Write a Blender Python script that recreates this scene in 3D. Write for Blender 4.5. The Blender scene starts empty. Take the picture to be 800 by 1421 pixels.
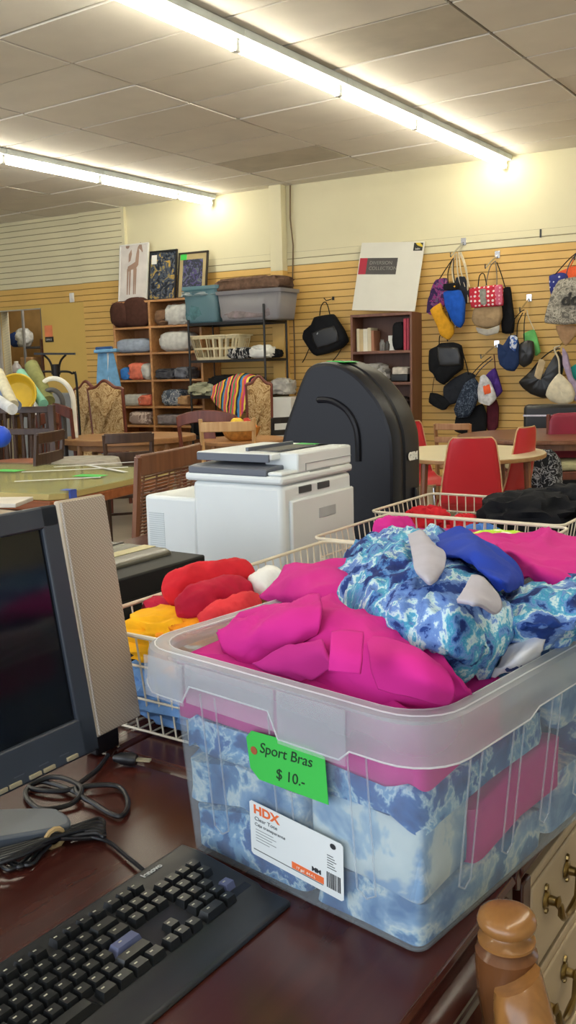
import bpy, bmesh, math, random
from mathutils import Vector, Matrix, noise
PI = math.pi
S = bpy.context.scene
C = S.collection
random.seed(7)
# ---------------------------------------------------------------- camera
FPX, PITCH, ROLL, YAW, CZ = 1280.0, .158, -.026, .598, 1.35
_c, _s = math.cos, math.sin
FW = Vector((-_s(YAW)*_c(PITCH), _c(YAW)*_c(PITCH), -_s(PITCH)))
RT = Vector((_c(YAW), _s(YAW), 0)); UP = RT.cross(FW)
RT, UP = RT*_c(ROLL)+UP*_s(ROLL), UP*_c(ROLL)-RT*_s(ROLL)
cam = bpy.data.objects.new('camera', bpy.data.cameras.new('camera'))
C.objects.link(cam)
cam.data.sensor_fit = 'HORIZONTAL'; cam.data.sensor_width = 36
cam.data.lens = FPX*36/800; cam.data.clip_start = .02
m = Matrix((RT, UP, -FW)).transposed().to_4x4(); m.translation = (0, 0, CZ)
cam.matrix_world = m
S.camera = cam
# ---------------------------------------------------------------- light and exposure
S.view_settings.view_transform = 'Standard'; S.view_settings.look = 'None'
S.view_settings.gamma = 1; S.view_settings.use_curve_mapping = False
S.view_settings.exposure = 0.95
world = bpy.data.worlds.new('World'); S.world = world; world.use_nodes = True
bg = world.node_tree.nodes['Background']
bg.inputs[0].default_value = (.80, .88, 1, 1); bg.inputs[1].default_value = .75
TUBE = 19.0
def area(loc, rot, size, sizey, power, col):
    l = bpy.data.lights.new('daylight', 'AREA'); l.shape = 'RECTANGLE'; l.size = size; l.size_y = sizey
    l.energy = power; l.color = col
    o = bpy.data.objects.new('storefront_daylight', l); C.objects.link(o); o.location = loc; o.rotation_euler = rot
area((-2.5, -3.6, 1.8), (math.radians(80), 0, math.radians(0)), 9, 2.4, 95, (.86, .93, 1))
# ---------------------------------------------------------------- pixel helpers (measured points -> world)
def ray(x, y): return FW+RT*((x-400)/FPX)-UP*((y-710.5)/FPX)
O = Vector((0, 0, CZ))
def onz(x, y, z): r = ray(x, y); return O+r*((z-CZ)/r.z)
def onx(x, y, X): r = ray(x, y); return O+r*(X/r.x)
def ony(x, y, Y): r = ray(x, y); return O+r*(Y/r.y)
def atd(x, y, d): return O+ray(x, y)*d
TH = math.radians(5)
W0 = Vector((-4.805, 9.207, 0)); WT = Vector((_c(TH), _s(TH), 0)); WN = Vector((_s(TH), -_c(TH), 0))
def wpt(u, z, off=0): return W0+WT*u+WN*off+Vector((0, 0, z))
def onw(x, y, off=0):
    r = ray(x, y); P = O+r*(((W0+WN*off-O).dot(WN))/r.dot(WN)); return (P-W0).dot(WT), P.z
# ---------------------------------------------------------------- materials
MATS = {}
def rgb(c):
    if isinstance(c, str):
        c = [int(c[i:i+2], 16)/255 for i in (0, 2, 4)]
        c = [v/12.92 if v <= .04045 else ((v+.055)/1.055)**2.4 for v in c]
    return (c[0], c[1], c[2], 1)
class N:
    def __init__(s, name):
        s.m = bpy.data.materials.new(name); s.m.use_nodes = True; s.t = s.m.node_tree
        s.b = s.t.nodes['Principled BSDF']; s.out = s.t.nodes['Material Output']
    def n(s, k, **kw):
        o = s.t.nodes.new(k)
        for a, v in kw.items():
            if a[0] == '_': o.inputs[a[1:].replace('_', ' ')].default_value = v
            else: setattr(o, a, v)
        return o
    def l(s, a, b): s.t.links.new(a, b)
    def ramp(s, fac, stops, interp='LINEAR'):
        r = s.n('ShaderNodeValToRGB'); r.color_ramp.interpolation = interp
        e = r.color_ramp.elements
        while len(e) < len(stops): e.new(.5)
        for i, (p, c) in enumerate(stops): e[i].position = p; e[i].color = rgb(c)
        s.l(fac, r.inputs[0]); return r.outputs[0]
    def coords(s, scale=(1, 1, 1), rot=(0, 0, 0)):
        tc = s.n('ShaderNodeTexCoord'); mp = s.n('ShaderNodeMapping'); mp.inputs['Scale'].default_value = scale
        mp.inputs['Rotation'].default_value = rot
        s.l(tc.outputs['Object'], mp.inputs[0]); return mp.outputs[0]
    def noise(s, vec, scale, detail=3, dist=0, rough=.5):
        n = s.n('ShaderNodeTexNoise'); n.inputs['Scale'].default_value = scale
        n.inputs['Detail'].default_value = detail; n.inputs['Distortion'].default_value = dist
        n.inputs['Roughness'].default_value = rough
        s.l(vec, n.inputs['Vector']); return n.outputs['Fac']
    def bump(s, fac, strength=.2, dist=.01):
        b = s.n('ShaderNodeBump'); b.inputs['Strength'].default_value = strength; b.inputs['Distance'].default_value = dist
        s.l(fac, b.inputs['Height']); s.l(b.outputs[0], s.b.inputs['Normal'])
def plain(name, col, rough=.5, metal=0, var=.12, scale=6, bump=0, spec=.5):
    if name in MATS: return MATS[name]
    k = N(name); c = rgb(col)
    v = k.coords(); f = k.noise(v, scale)
    lo = tuple(x*(1-var) for x in c[:3]); hi = tuple(min(1, x*(1+var)) for x in c[:3])
    k.l(k.ramp(f, [(.3, lo), (.7, hi)]), k.b.inputs['Base Color'])
    k.b.inputs['Roughness'].default_value = rough; k.b.inputs['Metallic'].default_value = metal
    k.b.inputs['Specular IOR Level'].default_value = spec
    if bump: k.bump(k.noise(v, scale*12), bump, .002)
    MATS[name] = k.m; return k.m
def cloth(name, col, var=.15, scale=20):
    if name in MATS: return MATS[name]
    plain(name, col, .85, 0, var, scale, .15, .2); return MATS[name]
def wood(name, c1, c2, scale=3, rough=.4, axis=0, spec=.5):
    if name in MATS: return MATS[name]
    k = N(name); sc = [9, 9, 9]; sc[axis] = .8
    v = k.coords(sc); f = k.noise(v, scale, 5, .6)
    k.l(k.ramp(f, [(.3, c1), (.7, c2)]), k.b.inputs['Base Color'])
    k.b.inputs['Roughness'].default_value = rough; k.b.inputs['Specular IOR Level'].default_value = spec
    MATS[name] = k.m; return k.m
def pattern(name, stops, scale=10, dist=1.5, detail=3, rough=.85, interp='CONSTANT', stretch=(1, 1, 1)):
    if name in MATS: return MATS[name]
    k = N(name); f = k.noise(k.coords(stretch), scale, detail, dist)
    k.l(k.ramp(f, stops, interp), k.b.inputs['Base Color'])
    k.b.inputs['Roughness'].default_value = rough; k.b.inputs['Specular IOR Level'].default_value = .2
    MATS[name] = k.m; return k.m
def dots(name, base, dot, scale, r):
    if name in MATS: return MATS[name]
    k = N(name); v = k.n('ShaderNodeTexVoronoi'); v.inputs['Scale'].default_value = scale; v.inputs['Randomness'].default_value = .25
    k.l(k.coords(), v.inputs['Vector']); k.l(k.ramp(v.outputs['Distance'], [(0, dot), (r, base)], 'CONSTANT'), k.b.inputs['Base Color'])
    k.b.inputs['Roughness'].default_value = .8; MATS[name] = k.m; return k.m
def emit(name, col, st):
    if name in MATS: return MATS[name]
    k = N(name); k.b.inputs['Base Color'].default_value = rgb(col)
    k.b.inputs['Emission Color'].default_value = rgb(col); k.b.inputs['Emission Strength'].default_value = st
    MATS[name] = k.m; return k.m
def clear(name, tint, transp=.5, rough=.3, whiteness=(.9, .92, .92), edge=.35):
    if name in MATS: return MATS[name]
    k = N(name); t = k.t
    tr = k.n('ShaderNodeBsdfTransparent'); tr.inputs[0].default_value = rgb(tint)
    k.b.inputs['Base Color'].default_value = rgb(whiteness); k.b.inputs['Roughness'].default_value = rough
    tl = k.n('ShaderNodeBsdfTranslucent'); tl.inputs[0].default_value = rgb(whiteness)
    m1 = k.n('ShaderNodeMixShader'); m1.inputs[0].default_value = .4
    k.l(k.b.outputs[0], m1.inputs[1]); k.l(tl.outputs[0], m1.inputs[2])
    lw = k.n('ShaderNodeLayerWeight'); lw.inputs['Blend'].default_value = .25
    mr = k.n('ShaderNodeMapRange'); mr.inputs['To Min'].default_value = 1-transp; mr.inputs['To Max'].default_value = min(1, 1-transp+edge)
    k.l(lw.outputs['Facing'], mr.inputs['Value'])
    m2 = k.n('ShaderNodeMixShader'); k.l(mr.outputs[0], m2.inputs[0])
    k.l(tr.outputs[0], m2.inputs[1]); k.l(m1.outputs[0], m2.inputs[2]); k.l(m2.outputs[0], k.out.inputs[0])
    MATS[name] = k.m; return k.m
# ---------------------------------------------------------------- mesh builder
def quad(a, b, c, d): return [a, b, c, d]
class MB:
    def __init__(s): s.v = []; s.f = []; s.mi = []; s.cur = 0
    def mat(s, i): s.cur = i; return s
    def add(s, vs, fs, M=None):
        o = len(s.v)
        for v in vs:
            v = Vector(v); s.v.append(M @ v if M else v)
        for f in fs: s.f.append([i+o for i in f]); s.mi.append(s.cur)
        return s
    def box(s, cx, cy, cz, sx, sy, sz, M=None, taper=1):
        x, y, z = sx/2, sy/2, sz/2; T = taper
        vs = [(-x, -y, -z), (x, -y, -z), (x, y, -z), (-x, y, -z), (-x*T, -y*T, z), (x*T, -y*T, z), (x*T, y*T, z), (-x*T, y*T, z)]
        vs = [(a+cx, b+cy, c+cz) for a, b, c in vs]
        return s.add(vs, [(3, 2, 1, 0), (4, 5, 6, 7), (0, 1, 5, 4), (1, 2, 6, 5), (2, 3, 7, 6), (3, 0, 4, 7)], M)
    def b2(s, x0, x1, y0, y1, z0, z1, M=None):
        return s.box((x0+x1)/2, (y0+y1)/2, (z0+z1)/2, abs(x1-x0), abs(y1-y0), abs(z1-z0), M)
    def tube(s, pts, r, n=8, closed=False, M=None, flat=1.0):
        pts = [Vector(p) for p in pts]; L = len(pts); rings = []
        rr = r if isinstance(r, (list, tuple)) else [r]*L
        up = None
        for i, p in enumerate(pts):
            if closed: d = pts[(i+1) % L]-pts[i-1]
            else: d = pts[min(i+1, L-1)]-pts[max(i-1, 0)]
            if d.length < 1e-9: d = Vector((0, 0, 1))
            d.normalize()
            if up is None:
                up = Vector((0, 0, 1)) if abs(d.z) < .9 else Vector((1, 0, 0))
            a = d.cross(up)
            if a.length < 1e-6: a = d.orthogonal()
            a.normalize(); b = a.cross(d).normalized(); up = b
            rings.append([p+a*(_c(2*PI*k/n)*rr[i])+b*(_s(2*PI*k/n)*rr[i]*flat) for k in range(n)])
        vs = [v for rg in rings for v in rg]; fs = []
        for i in range(L if closed else L-1):
            j = (i+1) % L
            for k in range(n):
                k2 = (k+1) % n; fs.append((i*n+k, i*n+k2, j*n+k2, j*n+k))
        if not closed: fs += [tuple(range(n))[::-1], tuple(range((L-1)*n, L*n))]
        return s.add(vs, fs, M)
    def bar(s, a, b, w, t=None, M=None):
        a, b = Vector(a), Vector(b); d = (b-a); t = t or w
        z = d.normalized(); x = z.cross(Vector((0, 0, 1)))
        if x.length < 1e-4: x = Vector((1, 0, 0))
        x.normalize(); y = z.cross(x)
        vs = [p+x*(sx*w/2)+y*(sy*t/2) for p in (a, b) for sx, sy in ((-1, -1), (1, -1), (1, 1), (-1, 1))]
        return s.add(vs, [(0, 1, 2, 3), (7, 6, 5, 4), (0, 4, 5, 1), (1, 5, 6, 2), (2, 6, 7, 3), (3, 7, 4, 0)], M)
    def lathe(s, prof, n=20, M=None, c=(0, 0, 0)):
        vs = [(c[0]+r*_c(2*PI*k/n), c[1]+r*_s(2*PI*k/n), c[2]+z) for r, z in prof for k in range(n)]
        fs = [(i*n+k, i*n+(k+1) % n, (i+1)*n+(k+1) % n, (i+1)*n+k) for i in range(len(prof)-1) for k in range(n)]
        fs += [tuple(range(n))[::-1], tuple(range((len(prof)-1)*n, len(prof)*n))]
        return s.add(vs, fs, M)
    def prism(s, poly, y0, y1, M=None, ax='xz'):
        # poly in (a,b); extruded along the third axis
        def P(a, b, t): return {'xz': (a, t, b), 'xy': (a, b, t), 'yz': (t, a, b)}[ax]
        n = len(poly); vs = [P(a, b, y0) for a, b in poly]+[P(a, b, y1) for a, b in poly]
        fs = [tuple(range(n)), tuple(range(2*n-1, n-1, -1))]+[(i, i+n, (i+1) % n+n, (i+1) % n) for i in range(n)]
        return s.add(vs, fs, M)
    def grid(s, rows, M=None, closed=False):
        h, w = len(rows), len(rows[0]); vs = [p for r in rows for p in r]
        fs = [(i*w+j, i*w+(j+1) % w, (i+1)*w+(j+1) % w, (i+1)*w+j) for i in range(h-1) for j in range(w if closed else w-1)]
        return s.add(vs, fs, M)
    def build(s, name, mat, parent=None, loc=None, rotz=None, bevel=0, smooth=40, sub=0, solid=0, solidoff=0):
        me = bpy.data.meshes.new(name)
        me.from_pydata([tuple(v) for v in s.v], [], s.f)
        for mt in (mat if isinstance(mat, (list, tuple)) else [mat]): me.materials.append(mt)
        if any(s.mi):
            for p, i in zip(me.polygons, s.mi): p.material_index = i
        bm = bmesh.new(); bm.from_mesh(me); bmesh.ops.recalc_face_normals(bm, faces=bm.faces); bm.to_mesh(me); bm.free()
        me.update()
        if smooth:
            me.shade_smooth()
            if smooth < 180: me.set_sharp_from_angle(angle=math.radians(smooth))
        o = bpy.data.objects.new(name, me); C.objects.link(o)
        if parent: o.parent = parent
        if loc is not None: o.location = loc
        if rotz is not None: o.rotation_euler = (0, 0, rotz)
        if solid:
            md = o.modifiers.new('solid', 'SOLIDIFY'); md.thickness = solid; md.offset = solidoff
        if bevel:
            md = o.modifiers.new('bevel', 'BEVEL'); md.width = bevel; md.segments = 2; md.limit_method = 'ANGLE'; md.harden_normals = False
        if sub:
            md = o.modifiers.new('sub', 'SUBSURF'); md.levels = sub; md.render_levels = sub
        return o
def tag(o, label, cat, group=None, kind=None):
    o['label'] = label; o['category'] = cat
    if group: o['group'] = group
    if kind: o['kind'] = kind
    return o
def thing(name, label, cat, loc=(0, 0, 0), rotz=0, group=None):
    o = bpy.data.objects.new(name, None); o.empty_display_size = .1; C.objects.link(o)
    o.location = loc; o.rotation_euler = (0, 0, rotz)
    return tag(o, label, cat, group)
def struct(o): o['kind'] = 'structure'; return o
def copy_tree(o, parent=None):
    c = o.copy(); C.objects.link(c); c.parent = parent
    for ch in [x for x in C.objects if x.parent == o]: copy_tree(ch, c)
    return c
def dup(o, loc, rotz, label, group=None):
    c = copy_tree(o); c.location = loc; c.rotation_euler = (0, 0, rotz); c['label'] = label
    if group: c['group'] = group
    return c
def text(s, name, size, mat, parent, M, shear=0, extrude=.0003, bold=0):
    cu = bpy.data.curves.new(name, 'FONT'); cu.body = s; cu.size = size; cu.shear = shear; cu.extrude = extrude; cu.offset = bold
    cu.align_x = 'LEFT'
    t = bpy.data.objects.new('tmp', cu); C.objects.link(t)
    bpy.context.view_layer.update()
    me = bpy.data.meshes.new_from_object(t.evaluated_get(bpy.context.evaluated_depsgraph_get()))
    bpy.data.objects.remove(t); bpy.data.curves.remove(cu)
    me.materials.clear(); me.materials.append(mat); me.transform(M)
    o = bpy.data.objects.new(name, me); C.objects.link(o); o.parent = parent; return o
def frame(o, x, y, z=None):   # matrix with given origin and x / y axes
    x = Vector(x).normalized(); y = Vector(y).normalized(); z = x.cross(y)
    m = Matrix((x, y, z)).transposed().to_4x4(); m.translation = o; return m
# ---------------------------------------------------------------- soft shapes
def ridge(p, seed):
    q = Vector((p[0]+seed*3.1, p[1]-seed*1.7, p[2]+seed*.9))
    q = q+Vector((noise.noise(q*1.3), noise.noise(q*1.3+Vector((5, 0, 0))), 0))*.5
    return 1-2*abs(noise.noise(q))
def lump(mb, c, sx, sy, sz, seed=0, amp=.12, fr=2.2, n=28, e=.55, flat=True, M=None, rot=0):
    """soft rounded pile/pillow; e<1 is boxier; sz is full height when flat (rests on z=c.z)"""
    rows = []; cr, sr = _c(rot), _s(rot)
    def sg(v, p): return math.copysign(abs(v)**p, v)
    nn = n//2+1
    for i in range(nn):
        ph = -PI/2+PI*i/(nn-1); row = []
        for j in range(n):
            th = 2*PI*j/n
            x = sg(_c(ph), e)*sg(_c(th), e); y = sg(_c(ph), e)*sg(_s(th), e); z = sg(_s(ph), e)
            p = Vector((x, y, z))
            d = 1+amp*(ridge(p*fr, seed)-.4)
            X, Y, Z = x*d*sx/2, y*d*sy/2, z*d
            Z = (Z+1)/2*sz if flat else Z*sz/2
            if flat: Z = max(0, Z)
            row.append((c[0]+X*cr-Y*sr, c[1]+X*sr+Y*cr, c[2]+Z))
        rows.append(row)
    mb.grid(rows, M, closed=True); return mb
def cr(p0, p1, p2, p3, t):
    return .5*((2*p1)+(p2-p0)*t+(2*p0-5*p1+4*p2-p3)*t*t+(3*p1-p0-3*p2+p3)*t*t*t)
def spline(pts, k, closed=False):
    pts = [Vector(p) for p in pts]; n = len(pts); out = []
    for i in range(n if closed else n-1):
        g = lambda a: pts[a % n] if closed else pts[max(0, min(n-1, a))]
        for s in range(k): out.append(cr(g(i-1), g(i), g(i+1), g(i+2), s/k))
    if not closed: out.append(pts[-1])
    return out
def sheet(rows, k=8, amp=.008, fr=9, seed=0, up=Vector((0, 0, 1)), stretch=(1, 1, 1)):
    """cloth surface through a control grid, with folds"""
    rws = [spline(r, k) for r in rows]
    cols = [spline([r[j] for r in rws], k) for j in range(len(rws[0]))]
    out = []
    for i in range(len(cols[0])):
        row = []
        for j in range(len(cols)):
            p = cols[j][i]; q = Vector((p.x*stretch[0], p.y*stretch[1], p.z*stretch[2]))*fr
            row.append(p+up*amp*(ridge(q, seed)+.45*ridge(q*2.3, seed+4)-.5))
        out.append(row)
    return out
# ================================================================ materials used by the room
cream = plain('cream_paint', 'd9d2b0', .6, 0, .03, 2)
yellow = plain('yellow_paint', 'd8b064', .5, 0, .05, 3)
yflat = plain('yellow_door_paint', 'd2b060', .5, 0, .04, 2)
groove = plain('slat_groove', '8c6a33', .8)
tileA = plain('ceiling_tile', 'dcd6cc', .9, 0, .04, 3, .2)
tileB = plain('ceiling_tile_bright', 'e4dfd6', .9, 0, .04, 3, .2)
tileC = plain('ceiling_tile_grey', 'c0b9ab', .9, 0, .09, 4, .2)
gridm = plain('ceiling_grid', '7d7364', .7)
white = plain('white_paint', 'dcdcd8', .4, 0, .03)
black = plain('black_plastic', '15161a', .4)
blackc = cloth('black_cloth', '17181c')
darkw = wood('dark_wood', '3a2018', '5a3223')
brownw = wood('brown_wood', '6d3f25', '8d5a36')
oak = wood('oak_wood', 'a9764a', 'c4935f')
chrome = plain('chrome', 'c9c9c9', .2, 1)
brass = plain('antique_brass', '8a7448', .3, 1)
paper = plain('paper_white', 'e6e6e0', .8)
greentag = plain('green_tag', '3fc04e', .6, 0, .03)
ink = plain('marker_ink', '1c3a22', .7)
# ================================================================ structure
f = MB(); f.b2(-14, 5, -4, 11.5, -.1, 0)
struct(f.build('floor', pattern('floor_vinyl', [(.3, '8d8478'), (.7, 'a39a8c')], 3, .2, 3, .35, 'LINEAR')))
c = MB()
T = .6096; R0 = random.Random(3)
c.mat(3).b2(-14, 5, -4, 11, 3.385, 3.45)
for i in range(-7, 10):
    for j in range(-16, 7):
        x0 = -6.016+i*2*T; y0 = 5.85+j*T
        if x0 < -13.9 or x0+2*T > 5 or y0 < -4: continue
        k = R0.choice([0, 0, 0, 1, 1, 0]); z = 3.365+R0.uniform(-.003, .006)
        if (i, j) == (2, -1): k = 2; z = 3.368
        if (i, j) in ((3, -2),): k = 1
        if (i, j) == (0, 3): k = 2
        c.mat(k).b2(x0+.011, x0+2*T-.011, y0+.011, y0+T-.011, z, 3.39)
struct(c.build('ceiling', [tileA, tileB, tileC, gridm], smooth=0))
def wall_local(mb, name, mats, **k): return mb.build(name, mats, None, W0, TH, **k)
w = MB()     # local frame: x along wall, y into the wall
w.mat(0).b2(-5.16, 7.5, .012, .15, 0, 3.4); w.b2(-9, -5.93, .012, .15, 0, 3.4); w.b2(-5.93, -5.16, .012, .15, 2.2, 3.4)
def slats(u0, u1, z0, z1, y, zy=2.475, pitch=.0765):
    z = zy
    lv = []
    while z > z0: z -= pitch
    while z < z1-.01:
        a, b = max(z, z0), min(z+pitch, z1)
        mi = 1 if (a+b)/2 < zy else 0
        w.mat(mi).b2(u0, u1, y, y+.012, a+.006, b-.003)
        z += pitch
    w.mat(2).b2(u0, u1, y+.006, .014, z0, min(zy, z1)); 
    if z1 > zy: w.mat(3).b2(u0, u1, y+.006, .014, max(z0, zy), z1)
slats(-3.64, 7.5, 0, 2.475+.0765*2, 0)
slats(-4.38, -3.68, 0, 3.4, -.03)
w.mat(0).b2(-3.68, -3.635, -.035, .012, 2.475, 3.4); w.mat(1).b2(-3.68, -3.635, -.035, .012, 0, 2.475)
slats(-9, -4.38, 2.24, 3.4, 0)
w.mat(4).b2(-5.16, -4.38, -.004, .012, 0, 2.24); w.b2(-9, -5.93, -.004, .012, 0, 2.24); w.b2(-5.93, -5.16, -.004, .012, 2.2, 2.24)
w.mat(2).b2(-4.385, -4.38, -.006, 0, 0, 2.24)
wb = struct(wall_local(w, 'wall_back', [cream, yellow, groove, plain('cream_groove', '8f8668', .8), yflat], smooth=0))
b = MB().b2(-14, -13.9, -4, 11, 0, 3.4); struct(b.build('wall_left', cream, smooth=0))
b = MB().b2(4.9, 5, -4, 10.2, 0, 3.4); struct(b.build('wall_right', cream, smooth=0))
sl = bpy.data.lights.new('storage_fill', 'AREA'); sl.size = .6; sl.energy = 22; sl.color = (1, .93, .8)  # added fill that brightens the dark doorway; no lamp known there
so = bpy.data.objects.new('storage_fill', sl); C.objects.link(so); so.location = wpt(-5.3, 3.2, -.55)
# storage room behind the doorway
b = MB().b2(-8, -3.5, 1.6, 1.7, 0, 3.4); b.b2(-8, -7.9, .15, 1.6, 0, 3.4); b.b2(-3.6, -3.5, .15, 1.6, 0, 3.4)
struct(wall_local(b, 'wall_storage', plain('storage_wall', 'a98a5a', .7), smooth=0))
# column and cable
b = MB(); b.mat(0).b2(-1.47, -1.31, -.12, .0, 2.42, 3.37); b.mat(1).b2(-1.47, -1.31, -.12, .0, 0, 2.42)
tr = struct(wall_local(b, 'trim_1', [cream, yellow], bevel=.004))
b = MB().tube([(-1.24, -.02, 3.36), (-1.25, -.02, 3.0), (-1.22, -.02, 2.7), (-1.24, -.02, 2.3), (-1.235, -.02, 1.6), (-1.24, -.02, 1.0)], .008, 6)
tag(wall_local(b, 'wall_cable', plain('brown_cable', '6b5335')), 'thin brown cable running down the wall beside the column', 'cable')
for u in (-.2, 1.2, 2.6):
    pass
b = MB().b2(-5.99, -5.93, -.03, .14, 0, 2.24).b2(-5.93, -5.16, -.015, -.0045, 2.185, 2.2)
struct(wall_local(b, 'trim_2', plain('door_frame', 'a8a49c', .5), smooth=0))
dr = MB().b2(-6.55, -6.0, -.09, -.05, .02, 2.18); dr.b2(-6.45, -6.1, -.097, -.09, 1.2, 2.0)
struct(wall_local(dr, 'door_1', wood('door_wood', '6a3226', '7c3f30', 2, .5, 2), bevel=.003))
# ---------------- ceiling lights
tubem = emit('lit_tube', (1.0, .93, .76), TUBE)
housem = plain('light_housing', 'c4ccca', .5)
def light_proto(name, label, grp):
    t = thing(name, label, 'ceiling light', (0, 0, 0), 0, grp)
    MB().b2(-.035, .075, -.609, .609, .045, .095).build('housing', housem, t, bevel=.006)
    MB().tube([(0, -.58, 0), (0, .58, 0)], .026, 12).build('tube', tubem, t)
    for s in (-1, 1):
        MB().b2(-.02, .02, s*.583, s*.607, -.03, .05).build('tube_holder', white, t, bevel=.004)
    return t
lp = light_proto('fluorescent_light', 'x', 'right row of ceiling fluorescent lights')
names1 = {6: 'end ceiling light of the right row, nearest the back wall', 5: 'second fluorescent light from the back wall in the right row',
          4: 'third fluorescent light from the back wall in the right row', 3: 'fourth fluorescent light from the back wall in the right row',
          2: 'fluorescent light at the top edge of the photo, nearest in the right row'}
first = True
for i in range(-2, 7):
    y = 4.2+1.22*(i-2)+.01
    lab = names1.get(i, 'fluorescent ceiling light in the right row, above the top of the photo')
    if i >= 7: continue
    if first: lp.location = (-3.58, y, 3.27); lp['label'] = lab; first = False
    else:
        o = dup(lp, (-3.58, y if i < 6 else 8.885, 3.27), 0, lab)
        if i == 6: o.scale = (1, .67, 1)
names2 = {6: 'end ceiling light of the left row, nearest the back wall', 5: 'second fluorescent light from the back wall in the left row',
          4: 'third light from the back wall in the left row, entering at the left edge'}
for i in range(-1, 7):
    o = dup(lp, (-7.1, 7.74+1.22*(i-5) if i < 6 else 8.66, 3.27), 0, names2.get(i, 'fluorescent ceiling light of the left row, outside the photo edge'), 'left row of ceiling fluorescent lights')
    if i == 6: o.scale = (1, .51, 1)
for i in range(-1, 7):
    dup(lp, (.2, 1.0+1.22*i, 3.27), 0, 'added unseen fluorescent light above the camera', 'added ceiling lights above the camera')  # unseen extra row, added to light the foreground
# ================================================================ dresser tops (second surface) and desk
cherry = wood('cherry_top', '3d1b16', '4c241d', 3, .26, 1)
cherry2 = wood('cherry_edge', '371912', '47231a', 3, .25, 1)
creamd = plain('dresser_cream', 'b4a184', .5, 0, .04)
DX = -.352
def dresser(x1, y0, y1, face, label, vis=True):
    """face=+1: drawers face +X"""
    w_ = .66; t = thing('dresser', label, 'dresser', ((x1-w_/2), (y0+y1)/2, 0), 0)
    L = y1-y0; hx = w_/2
    MB().b2(-hx, hx-.03, -L/2+.02, L/2-.02, .06, .715).build('body', wood('dresser_dark', '3a2118', '4c2d20', 3, .4, 2), t, bevel=.004)
    tp = MB(); e = hx
    prof = [(-e, .715), (e-.03, .715), (e-.012, .722), (e-.004, .73), (e, .738), (e-.002, .746), (e-.008, .75), (-e, .75)]
    tp.prism(prof, -L/2, L/2); 
    # near edge moulding, running along x
    tp.prism([(-L/2-.012, .722), (-L/2, .715), (-L/2+.01, .75), (-L/2-.006, .747), (-L/2-.014, .738)], -e, e-.004, ax='yz')
    tp.build('top', cherry, t, bevel=.002)
    for k, (z0, z1) in enumerate(((.555, .70), (.40, .545), (.245, .39), (.09, .235))):
        for q in (0, 1):
            a = -L/2+.045+q*(L-.07)/2; bq = a+(L-.07)/2-.02
            d = MB(); d.b2(hx-.03, hx-.012, a, bq, z0, z1); d.b2(hx-.013, hx-.008, a+.012, bq-.012, z0+.012, z1-.012)
            do = d.build('drawer', creamd, t, bevel=.003)
            for hy in ((a+bq)/2-.2, (a+bq)/2+.2):
                h = MB(); zc = (z0+z1)/2+.02
                if q == 0 and hy < (a+bq)/2: hy = -L/2+.15
                for s in (-.042, .042):
                    h.lathe([(.004, 0), (.014, .001), (.012, .004), (.007, .006), (.006, .014), (.009, .018), (.003, .021)], 10, Matrix.Translation((hx-.008, hy+s, zc)) @ Matrix.Rotation(PI/2, 4, 'Y'))
                    h.lathe([(.0, 0), (.006, .001), (.005, .004), (.001, .005)], 8, Matrix.Translation((hx-.008, hy+s*1.05, zc+.017)) @ Matrix.Rotation(PI/2, 4, 'Y'))
                    h.lathe([(.0, 0), (.005, .001), (.004, .004), (.001, .005)], 8, Matrix.Translation((hx-.008, hy+s*1.05, zc-.015)) @ Matrix.Rotation(PI/2, 4, 'Y'))
                P = [(hx+.008, hy-.042, zc)]
                for k2 in range(9):
                    a2 = PI*k2/8; P.append((hx+.012, hy-.040*_c(a2), zc-.03*_s(a2)**.7-.004))
                P.append((hx+.008, hy+.042, zc))
                h.tube(P, [.0035]+[.0038+.0018*abs(_s(k2*2.1)) for k2 in range(9)]+[.0035], 8)
                h.build('handle', brass, do)
    for s in (-1, 1):
        MB().b2(hx-.03, hx-.006, s*(L/2-.03)-.015, s*(L/2-.03)+.015, .0, .715).build('corner_post', cherry2, t, bevel=.003)
    return t
dresser(DX, 1.0, 2.62, 1, 'cream fronted dresser with brass bail handles and dark cherry top under the clothes bin')
t = dresser(DX-.67, 1.0, 2.62, 1, 'dark topped dresser at the back, carrying the cassette deck and printer')
t.rotation_euler.z = 0
# shift printer support further left
t2 = thing('side_table', 'dark wooden table under the cassette deck and printer', 'table', (-2.0, 1.82, 0))
MB().b2(-.305, .305, -.9, .9, .71, .75).build('tabletop', cherry, t2, bevel=.004)
MB().b2(-.27, .27, -.85, .85, .62, .71).build('apron', cherry2, t2, bevel=.003)
for sx in (-1, 1):
    for sy in (-1, 1): MB().bar((sx*.25, sy*.83, 0), (sx*.25, sy*.83, .62), .05).build('leg', cherry2, t2)
# desk
t = thing('desk', 'dark cherry desk with moulded edge under the keyboard and monitor', 'desk', (-.95, .32, 0))
dx1 = DX-.003+.95; L0, L1 = -.95, .652
d = MB(); d.prism([(-.75, .718), (dx1, .718), (dx1, .735), (dx1+.004, .742), (dx1, .749), (dx1-.006, .75), (-.75, .75)], L0, L1)
d.build('desktop', cherry, t, bevel=.0015)
d = MB(); d.prism([(dx1-.04, .66), (dx1+.006, .66), (dx1+.012, .672), (dx1+.012, .682), (dx1+.004, .69), (dx1+.018, .70), (dx1+.020, .708), (dx1+.008, .718), (dx1-.04, .718)], L0, L1)
d.build('edge_moulding', cherry2, t)
MB().b2(-.73, dx1-.04, L0+.02, L1-.02, .655, .718).build('apron', cherry2, t)
for sx in (-.7, dx1-.03):
    for sy in (L0+.06, L1-.06):
        MB().lathe([(.018, 0), (.026, .03), (.02, .08), (.03, .4), (.024, .52), (.034, .55), (.034, .655)], 14, c=(sx, sy, 0)).build('leg', cherry2, t)
MB().b2(-.60, -.2, L0+.05, L1-.3, .25, .655).build('drawer_pedestal', cherry2, t, bevel=.004)
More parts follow.
